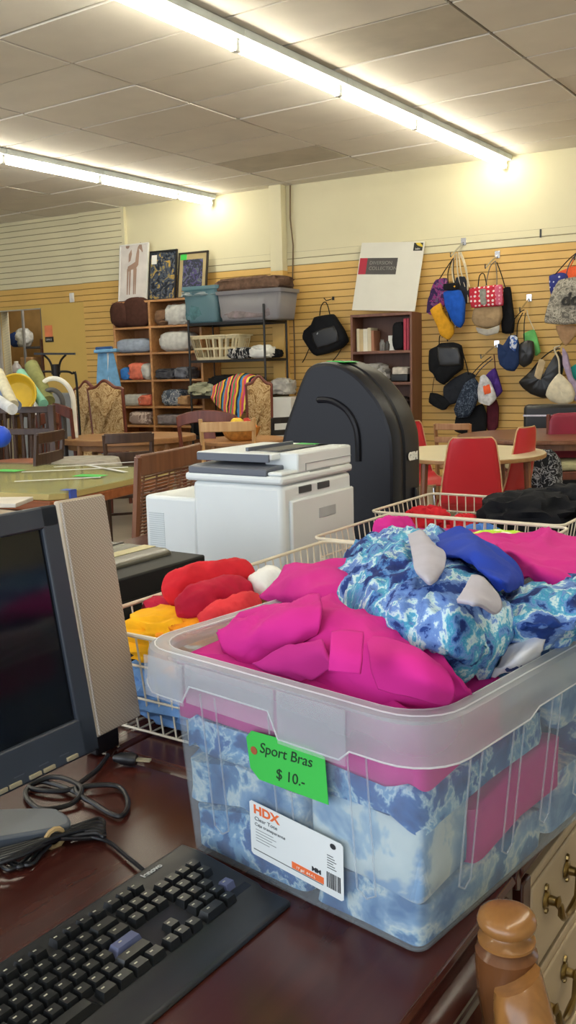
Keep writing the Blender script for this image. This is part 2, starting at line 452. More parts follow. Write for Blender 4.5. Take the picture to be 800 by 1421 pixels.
# ================================================================ wooden chair at the right edge of the desk
lw = wood('honey_wood', '7a522c', 'a0703c', 3, .22, 2); lwd = wood('honey_wood_dark', '5c3a20', '74492a', 3, .25, 2)
fp = atd(704, 1265, .915)
t = thing('wooden_chair', 'honey coloured turned wooden chair tucked beside the desk edge', 'chair', (fp.x, fp.y, 0))
zt = fp.z
hh = zt-.012
MB().lathe([(.016, 0), (.02, .05), (.013, .1), (.02, .3), (.023, .42), (.021, .5), (.016, .55), (.022, .60), (.024, zt-.115), (.029, zt-.085), (.0305, zt-.06), (.031, zt-.042), (.022, zt-.032)], 20).build('post', lwd, t)
MB().lathe([(.020, zt-.034), (.0285, zt-.031), (.0285, zt-.028), (.021, zt-.024), (.0195, zt-.021), (.024, zt-.018), (.0285, zt-.014), (.0295, zt-.009), (.0275, zt-.003), (.021, zt+.001), (.010, zt+.003), (.0, zt+.0035)], 24).build('finial', lw, t)
# curved arm sweeping from the post towards the front
arm = MB(); rows = []
for i in range(15):
    a = i/14
    cx = .020+.03*a+.05*a*a; cy = -.012-.05*a; cz = zt-.052-.20*a**1.4
    wd = .024+.020*a; rows.append([(cx+_c(2*PI*k/12)*wd*.9, cy-.012+_s(2*PI*k/12)*wd, cz+_s(2*PI*k/12)*.004+_c(2*PI*k/12)*.012) for k in range(12)])
arm.grid(rows, closed=True); arm.add(rows[0], [tuple(range(12))]); arm.build('arm', lw, t, smooth=60)
for dy in (0, .46):
    for dx in (.0, .44):
        if dx == 0 and dy == 0: continue
        MB().lathe([(.016, 0), (.02, .05), (.013, .1), (.021, .3), (.022, .45 if dx else zt-.04)], 12, c=(dx, -dy, 0)).build('leg', lwd, t)
MB().b2(-.01, .46, -.49, .03, .43, .46).build('seat', lw, t, bevel=.012)
MB().tube([(.0, -.02, .62), (-.01, -.23, .65), (.0, -.44, .62)], .02, 10).build('crest_rail', lw, t)
MB().tube([(0, 0, .2), (.44, 0, .2)], .012, 8).tube([(0, -.46, .2), (.44, -.46, .2)], .012, 8).build('stretcher', lwd, t)
# ================================================================ clear tote and its clothes
TR_ = math.radians(-7.5)
FR = Vector((-.379, .776, .75))
TL_, TW_ = .52, .345
tc = FR+Vector((-.5*TW_*_c(TR_), -.5*TW_*_s(TR_), 0))+Vector((-_s(TR_), _c(TR_), 0))*(TL_/2)
tote = thing('storage_bin', 'large clear plastic storage bin full of pink and blue printed clothes', 'storage bin', (tc.x, tc.y, .7515), TR_)
tclear = clear('clear_tote', (.95, .975, .985), .91, .22, (.76, .80, .82), .22)
tclear2 = clear('clear_tote_rim', (.95, .96, .97), .76, .2, (.80, .84, .86), .25)
def rrect(hx, hy, r, z, n=6, m=8):
    pts = []
    for q, (sx, sy) in enumerate(((1, 1), (-1, 1), (-1, -1), (1, -1))):
        cx, cy = sx*(hx-r), sy*(hy-r)
        for k in range(n+1):
            a = q*PI/2+k/n*PI/2
            pts.append(Vector((cx+r*_c(a), cy+r*_s(a), z)))
        nx, ny = [(-1, 1), (-1, -1), (1, -1), (1, 1)][q]
        st = pts[-1]; a2 = (q+1)*PI/2
        en = Vector((nx*(hx-r)+r*_c(a2), ny*(hy-r)+r*_s(a2), z))
        for k in range(1, m): pts.append(st.lerp(en, k/m))
    return pts
HZ = .270; FL_ = .024
def lvl(f, z, off=0, r=None): return rrect(TW_/2+FL_*f+off, TL_/2+FL_*f+off, r or (.016+.032*f), z, 6, 24)
b = MB(); b.grid([lvl(0, 0, -.004, .014), lvl(0, .002, 0), lvl(.2, .05), lvl(.4, .1), lvl(.65, .17), lvl(.9, .235), lvl(1, HZ-.008)], closed=True)
P0 = lvl(0, 0, -.004, .014); b.add(P0, [tuple(range(len(P0)))])
b.build('bin_body', tclear, tote, smooth=50, solid=.0018, solidoff=-1)
for sx, sy, n_, ax in ((1, 0, 5, 'y'), (-1, 0, 5, 'y'), (0, -1, 3, 'x'), (0, 1, 3, 'x')):
    for k in range(n_):
        tt = (k+.5)/n_-.5; g = lambda z: .0012+FL_*z/HZ
        rb = MB()
        for dd_ in (-.012, .012):
            if ax == 'y': y = tt*(TL_-.06)+dd_; P_ = [Vector((sx*(TW_/2+g(z)), y-dd_*(1 if z < .045 else .0), z)) for z in (.042, .050, .14, HZ-.05)]
            else: x = tt*(TW_-.02)+dd_; P_ = [Vector((x-dd_*(1 if z < .045 else 0), sy*(TL_/2+g(z)), z)) for z in (.042, .050, .14, HZ-.05)]
            rb.tube(P_, .0012, 5)
        rb.build('rib', tclear2, tote)
rm = MB(); N_ = len(lvl(1, 0))
def skirt(off, base):
    out = []
    for p in lvl(1, 0, off, .058):
        ax = abs(p.x)/(TW_/2+FL_); ay = abs(p.y)/(TL_/2+FL_)
        z = base
        if ay > ax and -.115 < p.x < .025: z = base+.016
        if ay > ax and .12 > p.x >= .025: z = base-.012
        if ay > ax and -.115 >= p.x > -.19: z = base-.006
        if ax > ay and abs(p.y) < .12: z = base+.008
        out.append(Vector((p.x, p.y, z)))
    return out
rm.grid([lvl(1, HZ-.016, -.001), lvl(1, HZ-.001, 0), lvl(1, HZ, .003, .053), lvl(1, HZ, .014, .055), lvl(1, HZ-.003, .020, .057), lvl(1, HZ-.010, .0215, .058), skirt(.0235, HZ-.046)], closed=True)
rm.build('rim', tclear2, tote, smooth=35, solid=.0016)
lipm = clear('clear_tote_lip', (.95, .96, .97), .45, .2, (.92, .94, .95), .3)
MB().tube(skirt(.0240, HZ-.046), .0011, 6, True).build('rim_lip', lipm, tote)
MB().tube(lvl(1, HZ+.0005, .015, .055), .0009, 6, True).build('rim_top_edge', lipm, tote)
MB().tube(lvl(1, HZ, .002, .053), .0009, 6, True).build('rim_inner_edge', lipm, tote)
for sy in (-1, 1):
    yb = sy*(TL_/2+FL_+.0245)
    for x0_, x1_, za, zb_ in ((-.185, -.118, HZ-.056, HZ-.006), (.028, .118, HZ-.062, HZ-.004), (-.113, .023, HZ-.050, HZ-.004)):
        hd = MB(); hd.b2(x0_, x1_, yb, yb+sy*.0016, za, zb_); hd.build('handle_panel', clear('clear_tote_panel', (.95, .96, .97), .86, .25, (.86, .89, .91), .3), tote, bevel=.0007)
def fhit(px, py, out=.003):   # measured point on the leaning front wall -> local x, z
    Mi = (Matrix.Translation((tc.x, tc.y, .7515)) @ Matrix.Rotation(TR_, 4, 'Z')).inverted()
    o_, d_ = Mi @ O, Mi.to_3x3() @ ray(px, py)
    n_ = Vector((0, -1, -FL_/HZ)); k_ = (Vector((0, -(TL_/2)-out, 0))-o_).dot(n_)/d_.dot(n_); return o_+d_*k_
# price tag and product label on the front
def fframe(bl, br, tl, out):
    A_, B_, C_ = fhit(*bl, out), fhit(*br, out), fhit(*tl, out)
    x = (B_-A_).normalized(); n_ = Vector((0, -1, -FL_/HZ)).normalized(); y = n_.cross(x); w_ = (B_-A_).length; h_ = (C_-A_).length
    return frame(A_, x, y), w_, h_
M1, W1, H1 = fframe((350, 1078), (459, 1113), (350, 1020), .006)
k1_ = W1/.118
M1 = M1 @ Matrix.Scale(k1_, 4); 
pt = MB().prism([(.012, 0), (.115, -.004), (.118, .052), (.10, .060), (.01, .060), (.0, .050), (.0, .012)], 0, .0006, M1, 'xy')
po = pt.build('price_tag', greentag, tote, smooth=0); po['label'] = 'green handwritten price tag'
text('Sport Bras', 'tag_writing', .0185, ink, po, M1 @ Matrix.Translation((.019, .036, .0009)), .3)
text('$ 10.-', 'tag_writing', .0185, ink, po, M1 @ Matrix.Translation((.040, .009, .0009)), .2)
MB().lathe([(.005, 0), (.005, .0009)], 12, M1, (.0105, .036, .0006)).build('tag_hole', plain('tag_red', 'a85a3a'), po)
M2, W2, H2 = fframe((350, 1183), (478, 1252), (345, 1108), .004)
M2 = M2 @ Matrix.Diagonal((W2/.130, H2/.080, 1, 1))
lb = MB().prism([(.003, 0), (.127, 0), (.130, .003), (.130, .077), (.127, .080), (.003, .080), (0, .077), (0, .003)], 0, .0005, M2, 'xy')
lo = lb.build('product_label', plain('label_white', 'dfe4e3', .5, 0, .01), tote, smooth=0); lo['label'] = 'white product label with orange print'
orange = plain('label_orange', 'e8703c', .6, 0, .02); lgrey = plain('label_print', '6b7072', .7); lblk = plain('label_black', '2a2c30', .7)
T3 = lambda x, y: M2 @ Matrix.Translation((x, y, .0007))
text('HDX', 'label_logo', .017, orange, lo, T3(.006, .064), 0, .0002, .0006)
text('Clear Tote', 'label_text', .0075, lgrey, lo, T3(.007, .054))
text('Caja transparente', 'label_text', .0062, lgrey, lo, T3(.007, .046))
q = MB()
for k in range(5): q.b2(.008, .008+[.026, .03, .024, .03, .02][k], .040-k*.0042, .0406-k*.0042, .0004, .0008, M2)
q.b2(.004, .103, .0085, .0098, .0004, .0008, M2)
q.build('label_lines', lgrey, lo, smooth=0)
q = MB().b2(.060, .104, .0105, .020, .0004, .0008, M2); oo = q.build('label_banner', orange, lo, smooth=0)
text('17 gal  64.4 L', 'banner_text', .005, paper, lo, M2 @ Matrix.Translation((.066, .0130, .0009)))
text('MM', 'label_text', .008, lblk, lo, T3(.088, .0225), 0, .0002, .0004)
q = MB(); xx = .108; R1 = random.Random(5)
while xx < .126:
    ww = R1.choice([.0005, .0009, .0014]); q.b2(xx, xx+ww, .010, .032, .0004, .0008, M2); xx += ww+R1.choice([.0006, .001])
for k in range(6): q.b2(.109, .109+.012-(k % 3)*.002, .038+k*.0035, .0388+k*.0035, .0004, .0008, M2)
q.lathe([(.0, 0), (.004, .0003)], 10, M2, (.117, .071, .0005))
q.build('barcode', lblk, lo, smooth=0)
# ---------------- clothes
def camo(name, cols, sc=14, dist=2.2, stretch=(1, 1, 1)):
    return pattern(name, cols, sc*1.3, .5, 9, .85, 'CONSTANT', stretch)
def water(name, stops, sc, rough=.72):
    k = N(name); v = k.coords(); f1 = k.noise(v, sc, 10, .35, rough); f2 = k.noise(v, sc*.45, 4, .2)
    a = k.n('ShaderNodeMath'); a.operation = 'MULTIPLY_ADD'; a.inputs[1].default_value = .7; k.l(f1, a.inputs[0])
    b_ = k.n('ShaderNodeMath'); b_.operation = 'MULTIPLY'; b_.inputs[1].default_value = .3; k.l(f2, b_.inputs[0]); k.l(b_.outputs[0], a.inputs[2])
    k.l(k.ramp(a.outputs[0], stops), k.b.inputs['Base Color']); k.b.inputs['Roughness'].default_value = .8; k.b.inputs['Specular IOR Level'].default_value = .2
    return k.m
blueprint = water('blue_print', [(.34, '17215a'), (.44, '1f3472'), (.455, '3f6fae'), (.475, '6d92c6'), (.485, '2f8cb4'), (.505, '6fb0cc'), (.515, 'c6dcdc'), (.53, 'b4cedc'), (.538, '6c8fc8'), (.58, '5878b8'), (.59, '1f3c80'), (.70, '1a2c6a')], 16, .62)
blueprint2 = water('blue_print_deep', [(.32, '1c3468'), (.44, '2c5a92'), (.46, '5a8cba'), (.50, '7fa8c8'), (.51, 'c3d6dc'), (.53, '86a8c6'), (.545, '3a68a4'), (.66, '23457e')], 21, .6)
blueprint3 = water('blue_print_pale', [(.34, '24467c'), (.46, '4f7ba8'), (.475, '8fb0c6'), (.50, 'ccd4d2'), (.52, 'a8bccb'), (.55, '7c9fc0'), (.62, '44709f')], 15, .6)
pink = cloth('hot_pink_jersey', 'c72a88', .05, 8)
pinkd = cloth('deep_pink_jersey', 'b52a7c', .06, 8)
royal = cloth('royal_blue_jersey', '2440a8', .08)
greyw = cloth('pale_grey_lining', 'aeacb8', .05)
lime = pattern('lime_print', [(0, 'f0f0e0'), (.46, 'b5dc3a'), (.6, 'd6ea7a')], 14, 1)
R9 = random.Random(11)
TM = Matrix.Translation((tc.x, tc.y, .7515)) @ Matrix.Rotation(TR_, 4, 'Z')
def inbin(name, x0, x1, y0, y1, z0, z1, mat, label, seed, cat='garment', amp=.006):
    z0 *= 1.12; z1 = z1*1.12+.006
    """folded garment lying in the bin: soft slab pressed against the walls"""
    rows = []
    cx, cy, hx, hy = (x0+x1)/2, (y0+y1)/2, (x1-x0)/2, (y1-y0)/2
    t_ = thing(name, label, cat, TM @ Vector((cx, cy, z0)), TR_, 'clothes packed in the clear bin')
    mb = MB(); n = 44; zs = [(0, .0), (.0, .95), (.05, 1), (.3, 1.0), (.7, 1.0), (.95, 1), (1, .95), (1, .0)]
    for q, (zf, rf) in enumerate(zs):
        row = []
        for k in range(n):
            a = 2*PI*k/n; ca, sa = _c(a), _s(a); e = .13
            x = math.copysign(abs(ca)**e, ca)*hx*rf; y = math.copysign(abs(sa)**e, sa)*hy*rf
            pp = Vector((x*9+seed, y*9, zf*2+seed))
            dz = ridge(Vector((x*8+3, y*8, 1)), 0)*.02
            w_ = 1-.018*ridge(pp, seed)*(rf > .5)-.012
            row.append((x*w_, y*w_, zf*(z1-z0)+(dz if z0 > .03 or zf > .1 else 0)))
        rows.append(row)
    mb.grid(rows, closed=True); o = mb.build(name, mat, None, smooth=60)
    o.matrix_world = TM @ Matrix.Translation((cx, cy, z0)); bpy.data.objects.remove(t_)
    tag(o, label, cat, 'clothes packed in the clear bin'); return o
hx_ = TW_/2-.001; hy_ = TL_/2-.002
inbin('printed_legging', -hx_, .02, -hy_, .02, .003, .05, blueprint2, 'blue printed garment at the bottom front left of the clear bin', 1)
inbin('printed_legging', .025, hx_, -hy_, .02, .003, .040, blueprint3, 'pale blue printed garment at the bottom front right corner of the bin', 2)
inbin('pink_shirt', -.02, hx_+.005, -.165, .06, .048, .105, pink, 'pink garment seen low through the long side of the bin', 3)
inbin('printed_legging', -hx_, hx_, .03, hy_, .003, .055, blueprint3, 'blue and white garment at the bottom rear of the bin', 4)
inbin('printed_legging', -hx_-.006, .022, -hy_-.006, .02, .060, .105, blueprint3, 'blue and white garment behind the product label of the bin', 5)
inbin('white_shirt', .028, hx_+.006, -hy_-.006, -.17, .046, .115, water('white_blue_print', [(.38, '5f86b0'), (.45, 'a5bccc'), (.47, 'ccd2d0'), (.54, 'bcc6c8'), (.58, '7f9fc0')], 11, .55), 'mostly white printed garment in the front right corner of the bin', 6)
inbin('printed_legging', -hx_-.010, hx_+.010, -hy_-.010, .01, .112, .146, blueprint2, 'dark blue printed garment across the middle of the bin front', 7)
inbin('printed_legging', -hx_-.006, 0.02, .03, hy_+.006, .064, .16, blueprint2, 'blue printed garment stacked against the left side of the bin', 8)
inbin('printed_legging', .03, hx_+.012, .118, hy_+.008, .064, .125, blueprint2, 'blue garment low at the rear of the long side of the bin', 9)
inbin('printed_legging', .03, hx_+.013, .02, hy_+.012, .135, .20, blueprint3, 'pale blue printed garment high at the rear of the long side', 10)
inbin('pink_shirt', -hx_-.014, hx_+.014, -hy_-.014, -.10, .150, .212, pink, 'pink garment just below the rim at the front of the bin', 12)
inbin('printed_legging', -hx_-.014, hx_+.014, -.09, .01, .175, .215, blueprint2, 'blue printed garment just below the rim in the middle of the bin', 13)
inbin('printed_legging', -hx_-.012, .022, .02, hy_+.012, .17, .215, blueprint3, 'pale blue printed garment just below the rim at the rear left of the bin', 14)
def drape(name, rows, mat, label, cat='garment', k=8, amp=.007, fr=14, seed=0, th=.004, grp=None):
    R_ = sheet([[onz(*p) for p in r] for r in rows], k, amp, fr, seed)
    cen = sum((p for r in R_ for p in r), Vector())/(len(R_)*len(R_[0]))
    mb = MB().grid([[p-cen for p in r] for r in R_])
    o = mb.build(name, mat, None, cen, smooth=180, solid=th, solidoff=-1); tag(o, label, cat, grp); return o
drape('pink_leggings', [
 [(300, 880, 1.02), (340, 852, 1.045), (390, 838, 1.06), (445, 832, 1.07), (510, 845, 1.075), (565, 860, 1.07)],
 [(312, 903, 1.01), (360, 884, 1.04), (415, 868, 1.06), (468, 862, 1.072), (530, 880, 1.07), (600, 905, 1.06)],
 [(336, 914, 1.006), (385, 906, 1.028), (435, 898, 1.05), (490, 897, 1.06), (560, 920, 1.055), (634, 948, 1.04)],
 [(362, 928, 1.0), (410, 930, 1.015), (462, 927, 1.034), (515, 930, 1.044), (585, 950, 1.038), (655, 966, 1.022)],
 [(400, 950, .996), (445, 954, 1.003), (492, 958, 1.014), (545, 966, 1.02), (602, 978, 1.014), (650, 980, 1.004)],
 [(412, 975, .985), (450, 980, .988), (497, 988, .992), (545, 996, .994), (596, 1000, .992), (634, 996, .990)],
 [(420, 1010, .965), (458, 1018, .965), (500, 1026, .965), (545, 1034, .965), (592, 1036, .965), (625, 1028, .965)]],
 pink, 'large hot pink leggings heaped at the front of the clear bin, smooth jersey', 'leggings', 10, .013, 10, 2, .004)
drape('pink_sleeve', [
 [(303, 884, 1.028), (345, 862, 1.052), (395, 846, 1.07), (445, 836, 1.082)],
 [(312, 900, 1.020), (352, 882, 1.05), (400, 864, 1.072), (448, 850, 1.084)],
 [(330, 914, 1.012), (368, 898, 1.04), (408, 882, 1.062), (446, 866, 1.076)],
 [(345, 922, 1.006), (378, 910, 1.026), (412, 896, 1.048), (440, 882, 1.062)]], pink, 'pink sleeve like strip folded toward the left front corner of the clear bin', 'garment', 8, .010, 13, 33, .004)
drape('pink_bra_cup', [
 [(508, 880, 1.072), (545, 884, 1.078), (580, 898, 1.078), (610, 922, 1.066)],
 [(512, 905, 1.066), (548, 908, 1.074), (588, 920, 1.072), (628, 944, 1.056)],
 [(515, 932, 1.05), (552, 938, 1.058), (594, 950, 1.056), (632, 966, 1.040)],
 [(525, 958, 1.03), (556, 966, 1.034), (592, 976, 1.030), (622, 982, 1.018)]], pink, 'smooth rounded pink cup right of the flat pink strap', 'garment', 8, .003, 9, 35, .005)
drape('pink_fold', [
 [(352, 928, 1.018), (400, 905, 1.045), (450, 896, 1.062)],
 [(375, 934, 1.016), (418, 916, 1.042), (456, 908, 1.058)],
 [(420, 944, 1.012), (448, 934, 1.030), (470, 930, 1.042)]], pinkd, 'deeper pink fold under the flat pink strap', 'garment', 8, .008, 13, 37, .004)
drape('pink_waistband', [[(460, 876, 1.092), (482, 874, 1.094), (505, 876, 1.094)], [(458, 905, 1.080), (480, 906, 1.082), (503, 908, 1.082)], [(456, 932, 1.062), (478, 935, 1.064), (500, 937, 1.064)]],
 pink, 'flat pink waistband strip folded over the pink leggings', 'waistband', 6, .002, 9, 1, .005)
drape('pink_sports_bra', [
 [(395, 788, 1.04), (420, 782, 1.06), (455, 778, 1.065), (500, 778, 1.05)],
 [(378, 812, 1.03), (415, 800, 1.062), (455, 798, 1.07), (500, 805, 1.06)],
 [(360, 830, 1.01), (405, 824, 1.045), (450, 826, 1.058), (500, 835, 1.05)],
 [(385, 842, 1.01), (420, 842, 1.03), (455, 846, 1.04), (500, 850, 1.04)]], pink, 'pink sports bra spilling over the left rim of the clear bin', 'sports bra', 8, .006, 12, 6)
drape('printed_leggings', [
 [(480, 775, 1.035), (505, 752, 1.065), (545, 738, 1.085), (590, 733, 1.095), (630, 742, 1.09), (665, 765, 1.08)],
 [(466, 800, 1.045), (505, 782, 1.085), (555, 772, 1.105), (605, 780, 1.11), (655, 805, 1.10), (700, 835, 1.08)],
 [(456, 826, 1.04), (500, 820, 1.08), (555, 816, 1.10), (610, 835, 1.105), (665, 860, 1.085), (715, 885, 1.05)],
 [(453, 842, 1.03), (498, 846, 1.065), (550, 858, 1.085), (605, 880, 1.085), (655, 905, 1.065), (700, 920, 1.03)],
 [(462, 858, 1.025), (503, 870, 1.05), (552, 888, 1.065), (600, 908, 1.065), (645, 928, 1.045), (686, 938, 1.015)],
 [(478, 868, 1.01), (512, 884, 1.03), (552, 902, 1.045), (600, 922, 1.045), (640, 940, 1.025), (678, 948, 1.0)]],
 blueprint, 'blue, white and navy marbled print leggings heaped over the bin', 'leggings', 14, .017, 15, 9, .004)
drape('printed_leggings', [
 [(690, 835, 1.06), (720, 815, 1.065), (760, 806, 1.07), (820, 800, 1.07)],
 [(690, 860, 1.06), (725, 842, 1.075), (765, 832, 1.08), (830, 826, 1.08)],
 [(696, 885, 1.045), (730, 872, 1.065), (775, 862, 1.07), (840, 850, 1.07)],
 [(700, 912, 1.02), (735, 898, 1.04), (780, 886, 1.05), (840, 875, 1.05)],
 [(690, 935, 1.0), (735, 918, 1.01), (780, 900, 1.02), (840, 885, 1.02)]], blueprint, 'blue and navy marbled print garment at the right end of the bin', 'leggings', 12, .015, 15, 21, .004)
drape('royal_blue_shirt', [
 [(600, 750, 1.10), (635, 734, 1.115), (668, 750, 1.11)],
 [(612, 768, 1.115), (655, 752, 1.128), (697, 770, 1.105)],
 [(640, 782, 1.118), (672, 778, 1.128), (722, 788, 1.095)],
 [(672, 800, 1.112), (698, 806, 1.118), (728, 806, 1.08)],
 [(690, 822, 1.098), (705, 828, 1.098), (722, 822, 1.075)]], royal, 'royal blue top laid across the printed leggings', 'top', 8, .008, 12, 3)
drape('grey_lining', [
 [(566, 742, 1.120), (586, 738, 1.124), (600, 752, 1.124)],
 [(572, 770, 1.130), (594, 764, 1.134), (618, 768, 1.130)],
 [(576, 795, 1.130), (596, 800, 1.134), (618, 786, 1.130)],
 [(584, 805, 1.124), (598, 812, 1.128), (612, 802, 1.126)]], greyw, 'pale lavender grey lining flap left of the royal blue top', 'garment lining', 7, .004, 12, 8)
drape('grey_lining', [
 [(655, 800, 1.127), (672, 806, 1.127), (688, 820, 1.117)],
 [(644, 818, 1.130), (668, 826, 1.130), (698, 838, 1.112)],
 [(634, 834, 1.126), (660, 842, 1.126), (690, 850, 1.110)]], greyw, 'pale lavender grey lining flap below the royal blue top', 'garment lining', 7, .005, 12, 5)
drape('white_patterned_shirt', [
 [(700, 900, 1.035), (730, 888, 1.045), (760, 886, 1.045)],
 [(690, 925, 1.02), (722, 912, 1.035), (755, 902, 1.035)],
 [(676, 950, 1.0), (712, 935, 1.012), (750, 916, 1.012)]], camo('white_print', [(0, '6f8fb8'), (.35, 'dcdfe6'), (.62, '3a4a78')], 12), 'white top with blue marks tucked near the right rim of the bin', 'top', 7, .008, 14, 5)
drape('pink_hoodie', [
 [(640, 742, 1.05), (690, 746, 1.065), (735, 742, 1.07), (775, 740, 1.07), (820, 752, 1.06)],
 [(660, 765, 1.06), (700, 768, 1.085), (745, 768, 1.09), (785, 770, 1.085), (840, 775, 1.07)],
 [(690, 790, 1.055), (725, 790, 1.08), (760, 790, 1.09), (800, 795, 1.08), (850, 795, 1.07)],
 [(705, 815, 1.05), (735, 812, 1.065), (770, 810, 1.075), (810, 812, 1.07), (850, 815, 1.06)]], pink, 'hot pink garment heaped at the back right of the clear bin', 'garment', 9, .014, 9, 14)
# rolled pink and clothing in baskets
def roll(name, a, b, r, mat, label, seed=0, cat='garment', grp=None, amp=.3):
    a, b = Vector(a), Vector(b); n = 40; pts = [a.lerp(b, i/n) for i in range(n+1)]; m_ = 28
    d = (b-a).normalized(); x = d.cross(Vector((0, 0, 1))).normalized(); y = x.cross(d); rows = []
    for i, p in enumerate(pts):
        t_ = i/n; env = (1-abs(2*t_-1)**5)**.5 if 0 < i < n else .25
        row = []
        for k in range(m_):
            th = 2*PI*k/m_; q = Vector((_c(th)*1.5, _s(th)*1.5, t_*2.2))
            rr = r*env*(1+amp*(ridge(q, seed)-.3)+.22*amp*ridge(Vector((q.x*2.2, q.y*2.2, q.z*4)), seed+3)); row.append(p-a+x*(_c(th)*rr)+y*(_s(th)*rr*.85))
        rows.append(row)
    mb = MB().grid(rows, closed=True); mb.add(rows[0], [tuple(range(m_))]); mb.add(rows[-1], [tuple(range(m_))])
    o = mb.build(name, mat, None, a, smooth=80); tag(o, label, cat, grp); return o
def heap(name, px, py, z, sx, sy, sz, mat, label, seed=0, rot=0, amp=.22, fr=2.4, cat='garment', grp=None, e=.75):
    c = onz(px, py, z) if px is not None else None
    mb = MB(); lump(mb, (0, 0, 0), sx, sy, sz, seed, amp, fr, 40, e, True, None, rot)
    o = mb.build(name, mat, None, (c.x, c.y, z), smooth=70); tag(o, label, cat, grp); return o
red1 = cloth('red_jersey', 'c8232f'); red2 = cloth('crimson_jersey', 'b01c38'); coral = cloth('coral_jersey', 'd93a42')
gold = cloth('golden_yellow_jersey', 'f2b01a'); gold2 = cloth('amber_jersey', 'e89018'); denim = cloth('light_denim', '6a92c4', .2, 30)
teal = cloth('turquoise_knit', '1a86b4')
# ---------------- wire baskets
wirem = plain('cream_wire', 'ddd3bd', .35, 0, .03)
def basket(x0, x1, y0, y1, z0, z1, label):
    cx, cy = (x0+x1)/2, (y0+y1)/2; hx, hy = (x1-x0)/2, (y1-y0)/2; h = z1-z0
    t = thing('wire_basket', label, 'basket', (cx, cy, z0), 0, None)
    def ring(k, z, r): return [Vector((p.x, p.y, z)) for p in rrect(hx*k, hy*k, .03, 0, 4, 2)]
    MB().tube(ring(1, h-.004, 0), .004, 8, True).build('rim', wirem, t)
    g = MB()
    for z in (.004, h*.35, h*.68): g.tube(ring(.9+.1*z/h, z, 0), .0022, 6, True)
    nx, ny = int(2*hx/.028), int(2*hy/.028)
    for i in range(1, nx):
        x = -hx+2*hx*i/nx
        for s in (-1, 1): g.tube([(x, s*hy, h-.006), (x*.92, s*hy*.9, .004)], .0018, 5)
        g.tube([(x*.92, -hy*.9, .004), (x*.92, hy*.9, .004)], .0018, 5)
    for i in range(1, ny):
        y = -hy+2*hy*i/ny
        for s in (-1, 1): g.tube([(s*hx, y, h-.006), (s*hx*.9, y*.92, .004)], .0018, 5)
    g.build('wire_mesh', wirem, t); return t
RZ = .93
basket(-1.165, -.775, 1.045, 1.46, .752, RZ, 'cream wire basket of yellow, red and denim clothes beside the bin')
basket(-1.165, -.755, 1.475, 1.87, .752, RZ, 'cream wire basket behind the red clothes, next to the printer')
basket(-1.215, -.70, 1.885, 2.29, .752, RZ, 'cream wire basket under the pink roll, in front of the black case')
basket(-1.285, -.725, 2.305, 2.72, .752, RZ, 'cream wire basket holding black and red clothes, furthest back')
G = 'clothes in the wire basket beside the bin'
heap('denim_shorts', 225, 1010, .77, .20, .10, .075, denim, 'light blue denim garment at the bottom of the near wire basket', 3, 0, .3, 3, grp=G)
def heapw(name, x, y, z, sx, sy, sz, mat, label, seed=0, rot=0, amp=.22, fr=2.4, cat='garment', grp=None, e=.75):
    mb = MB(); lump(mb, (0, 0, 0), sx, sy, sz, seed, amp, fr, 40, e, True, None, rot)
    o = mb.build(name, mat, None, (x, y, z), smooth=70); tag(o, label, cat, grp); return o
for o in [x for x in C.objects if x.name.startswith('denim_shorts')]: bpy.data.objects.remove(o)
heapw('denim_jacket', -.96, 1.15, .76, .28, .17, .105, denim, 'light blue denim garment pressed low in the near wire basket', 3, 0, .28, 3.2, grp=G)
heapw('turquoise_shirt', -.87, 1.13, .80, .07, .09, .075, teal, 'turquoise garment low in the near basket beside the bin', 9, 0, .2, 3, grp=G)
heapw('golden_shirt', -.965, 1.15, .862, .28, .17, .082, gold, 'golden yellow garment on top of the near wire basket', 5, .1, .25, 2.6, grp=G)
heapw('amber_shirt', -.905, 1.095, .862, .16, .10, .082, gold2, 'amber folded garment in front of the golden yellow one', 15, .2, .4, 3, grp=G)
heapw('white_folded_shirt', -1.04, 1.35, .77, .2, .18, .10, paper, 'white garment low at the back of the near basket', 25, .2, .2, 3, grp=G)
p = onz(222, 826, .97); q_ = onz(352, 795, .985)
roll('red_shirt', onz(226, 822, .965), onz(352, 793, .985), .036, red1, 'red rolled shirt topmost in the near wire basket', 2, grp=G)
roll('crimson_shirt', onz(248, 846, .96), onz(345, 818, .965), .034, red2, 'crimson rolled shirt in front of the red one', 6, grp=G)
roll('coral_shirt', onz(280, 862, .955), onz(358, 832, .96), .022, coral, 'bright coral red shirt along the rim of the clear bin', 8, grp=G)
heapw('dark_red_shirt', -1.02, 1.26, .86, .26, .16, .085, red2, 'crimson garment bundled under the rolled shirts', 31, .1, .3, 3, grp=G)
roll('white_shirt', onz(352, 822, .965), onz(392, 800, .985), .032, paper, 'white garment between the red roll and the pink sports bra', 12, amp=.15)
heapw('white_towel', -.95, 1.66, .765, .3, .3, .13, cloth('offwhite', 'd5d2ca'), 'off white garment in the basket by the printer', 4)
roll('pink_leggings', onz(520, 742, 1.005), onz(575, 738, 1.005), .036, pink, 'rolled hot pink leggings poking up behind the printed pile', 19, 'leggings')
heapw('pink_shirt', -.95, 2.08, .765, .40, .32, .16, pinkd, 'pink garment filling the basket under the pink roll', 41)
drape('lime_shirt', [[(640, 742, .985), (680, 736, .99), (720, 738, .99), (760, 748, .985)], [(645, 750, 1.0), (685, 744, 1.01), (725, 748, 1.01), (765, 758, 1.0)], [(650, 762, .99), (690, 758, 1.0), (730, 762, 1.0), (765, 770, .99)]], lime, 'lime green and white printed garment behind the pink heap', 'garment', 6, .008, 14, 2)
G = 'clothes in the farthest wire basket'
heapw('black_leggings', -.89, 2.57, .80, .30, .26, .165, blackc, 'black garments heaped in the farthest wire basket', 5, .2, .3, 2.6, grp=G)
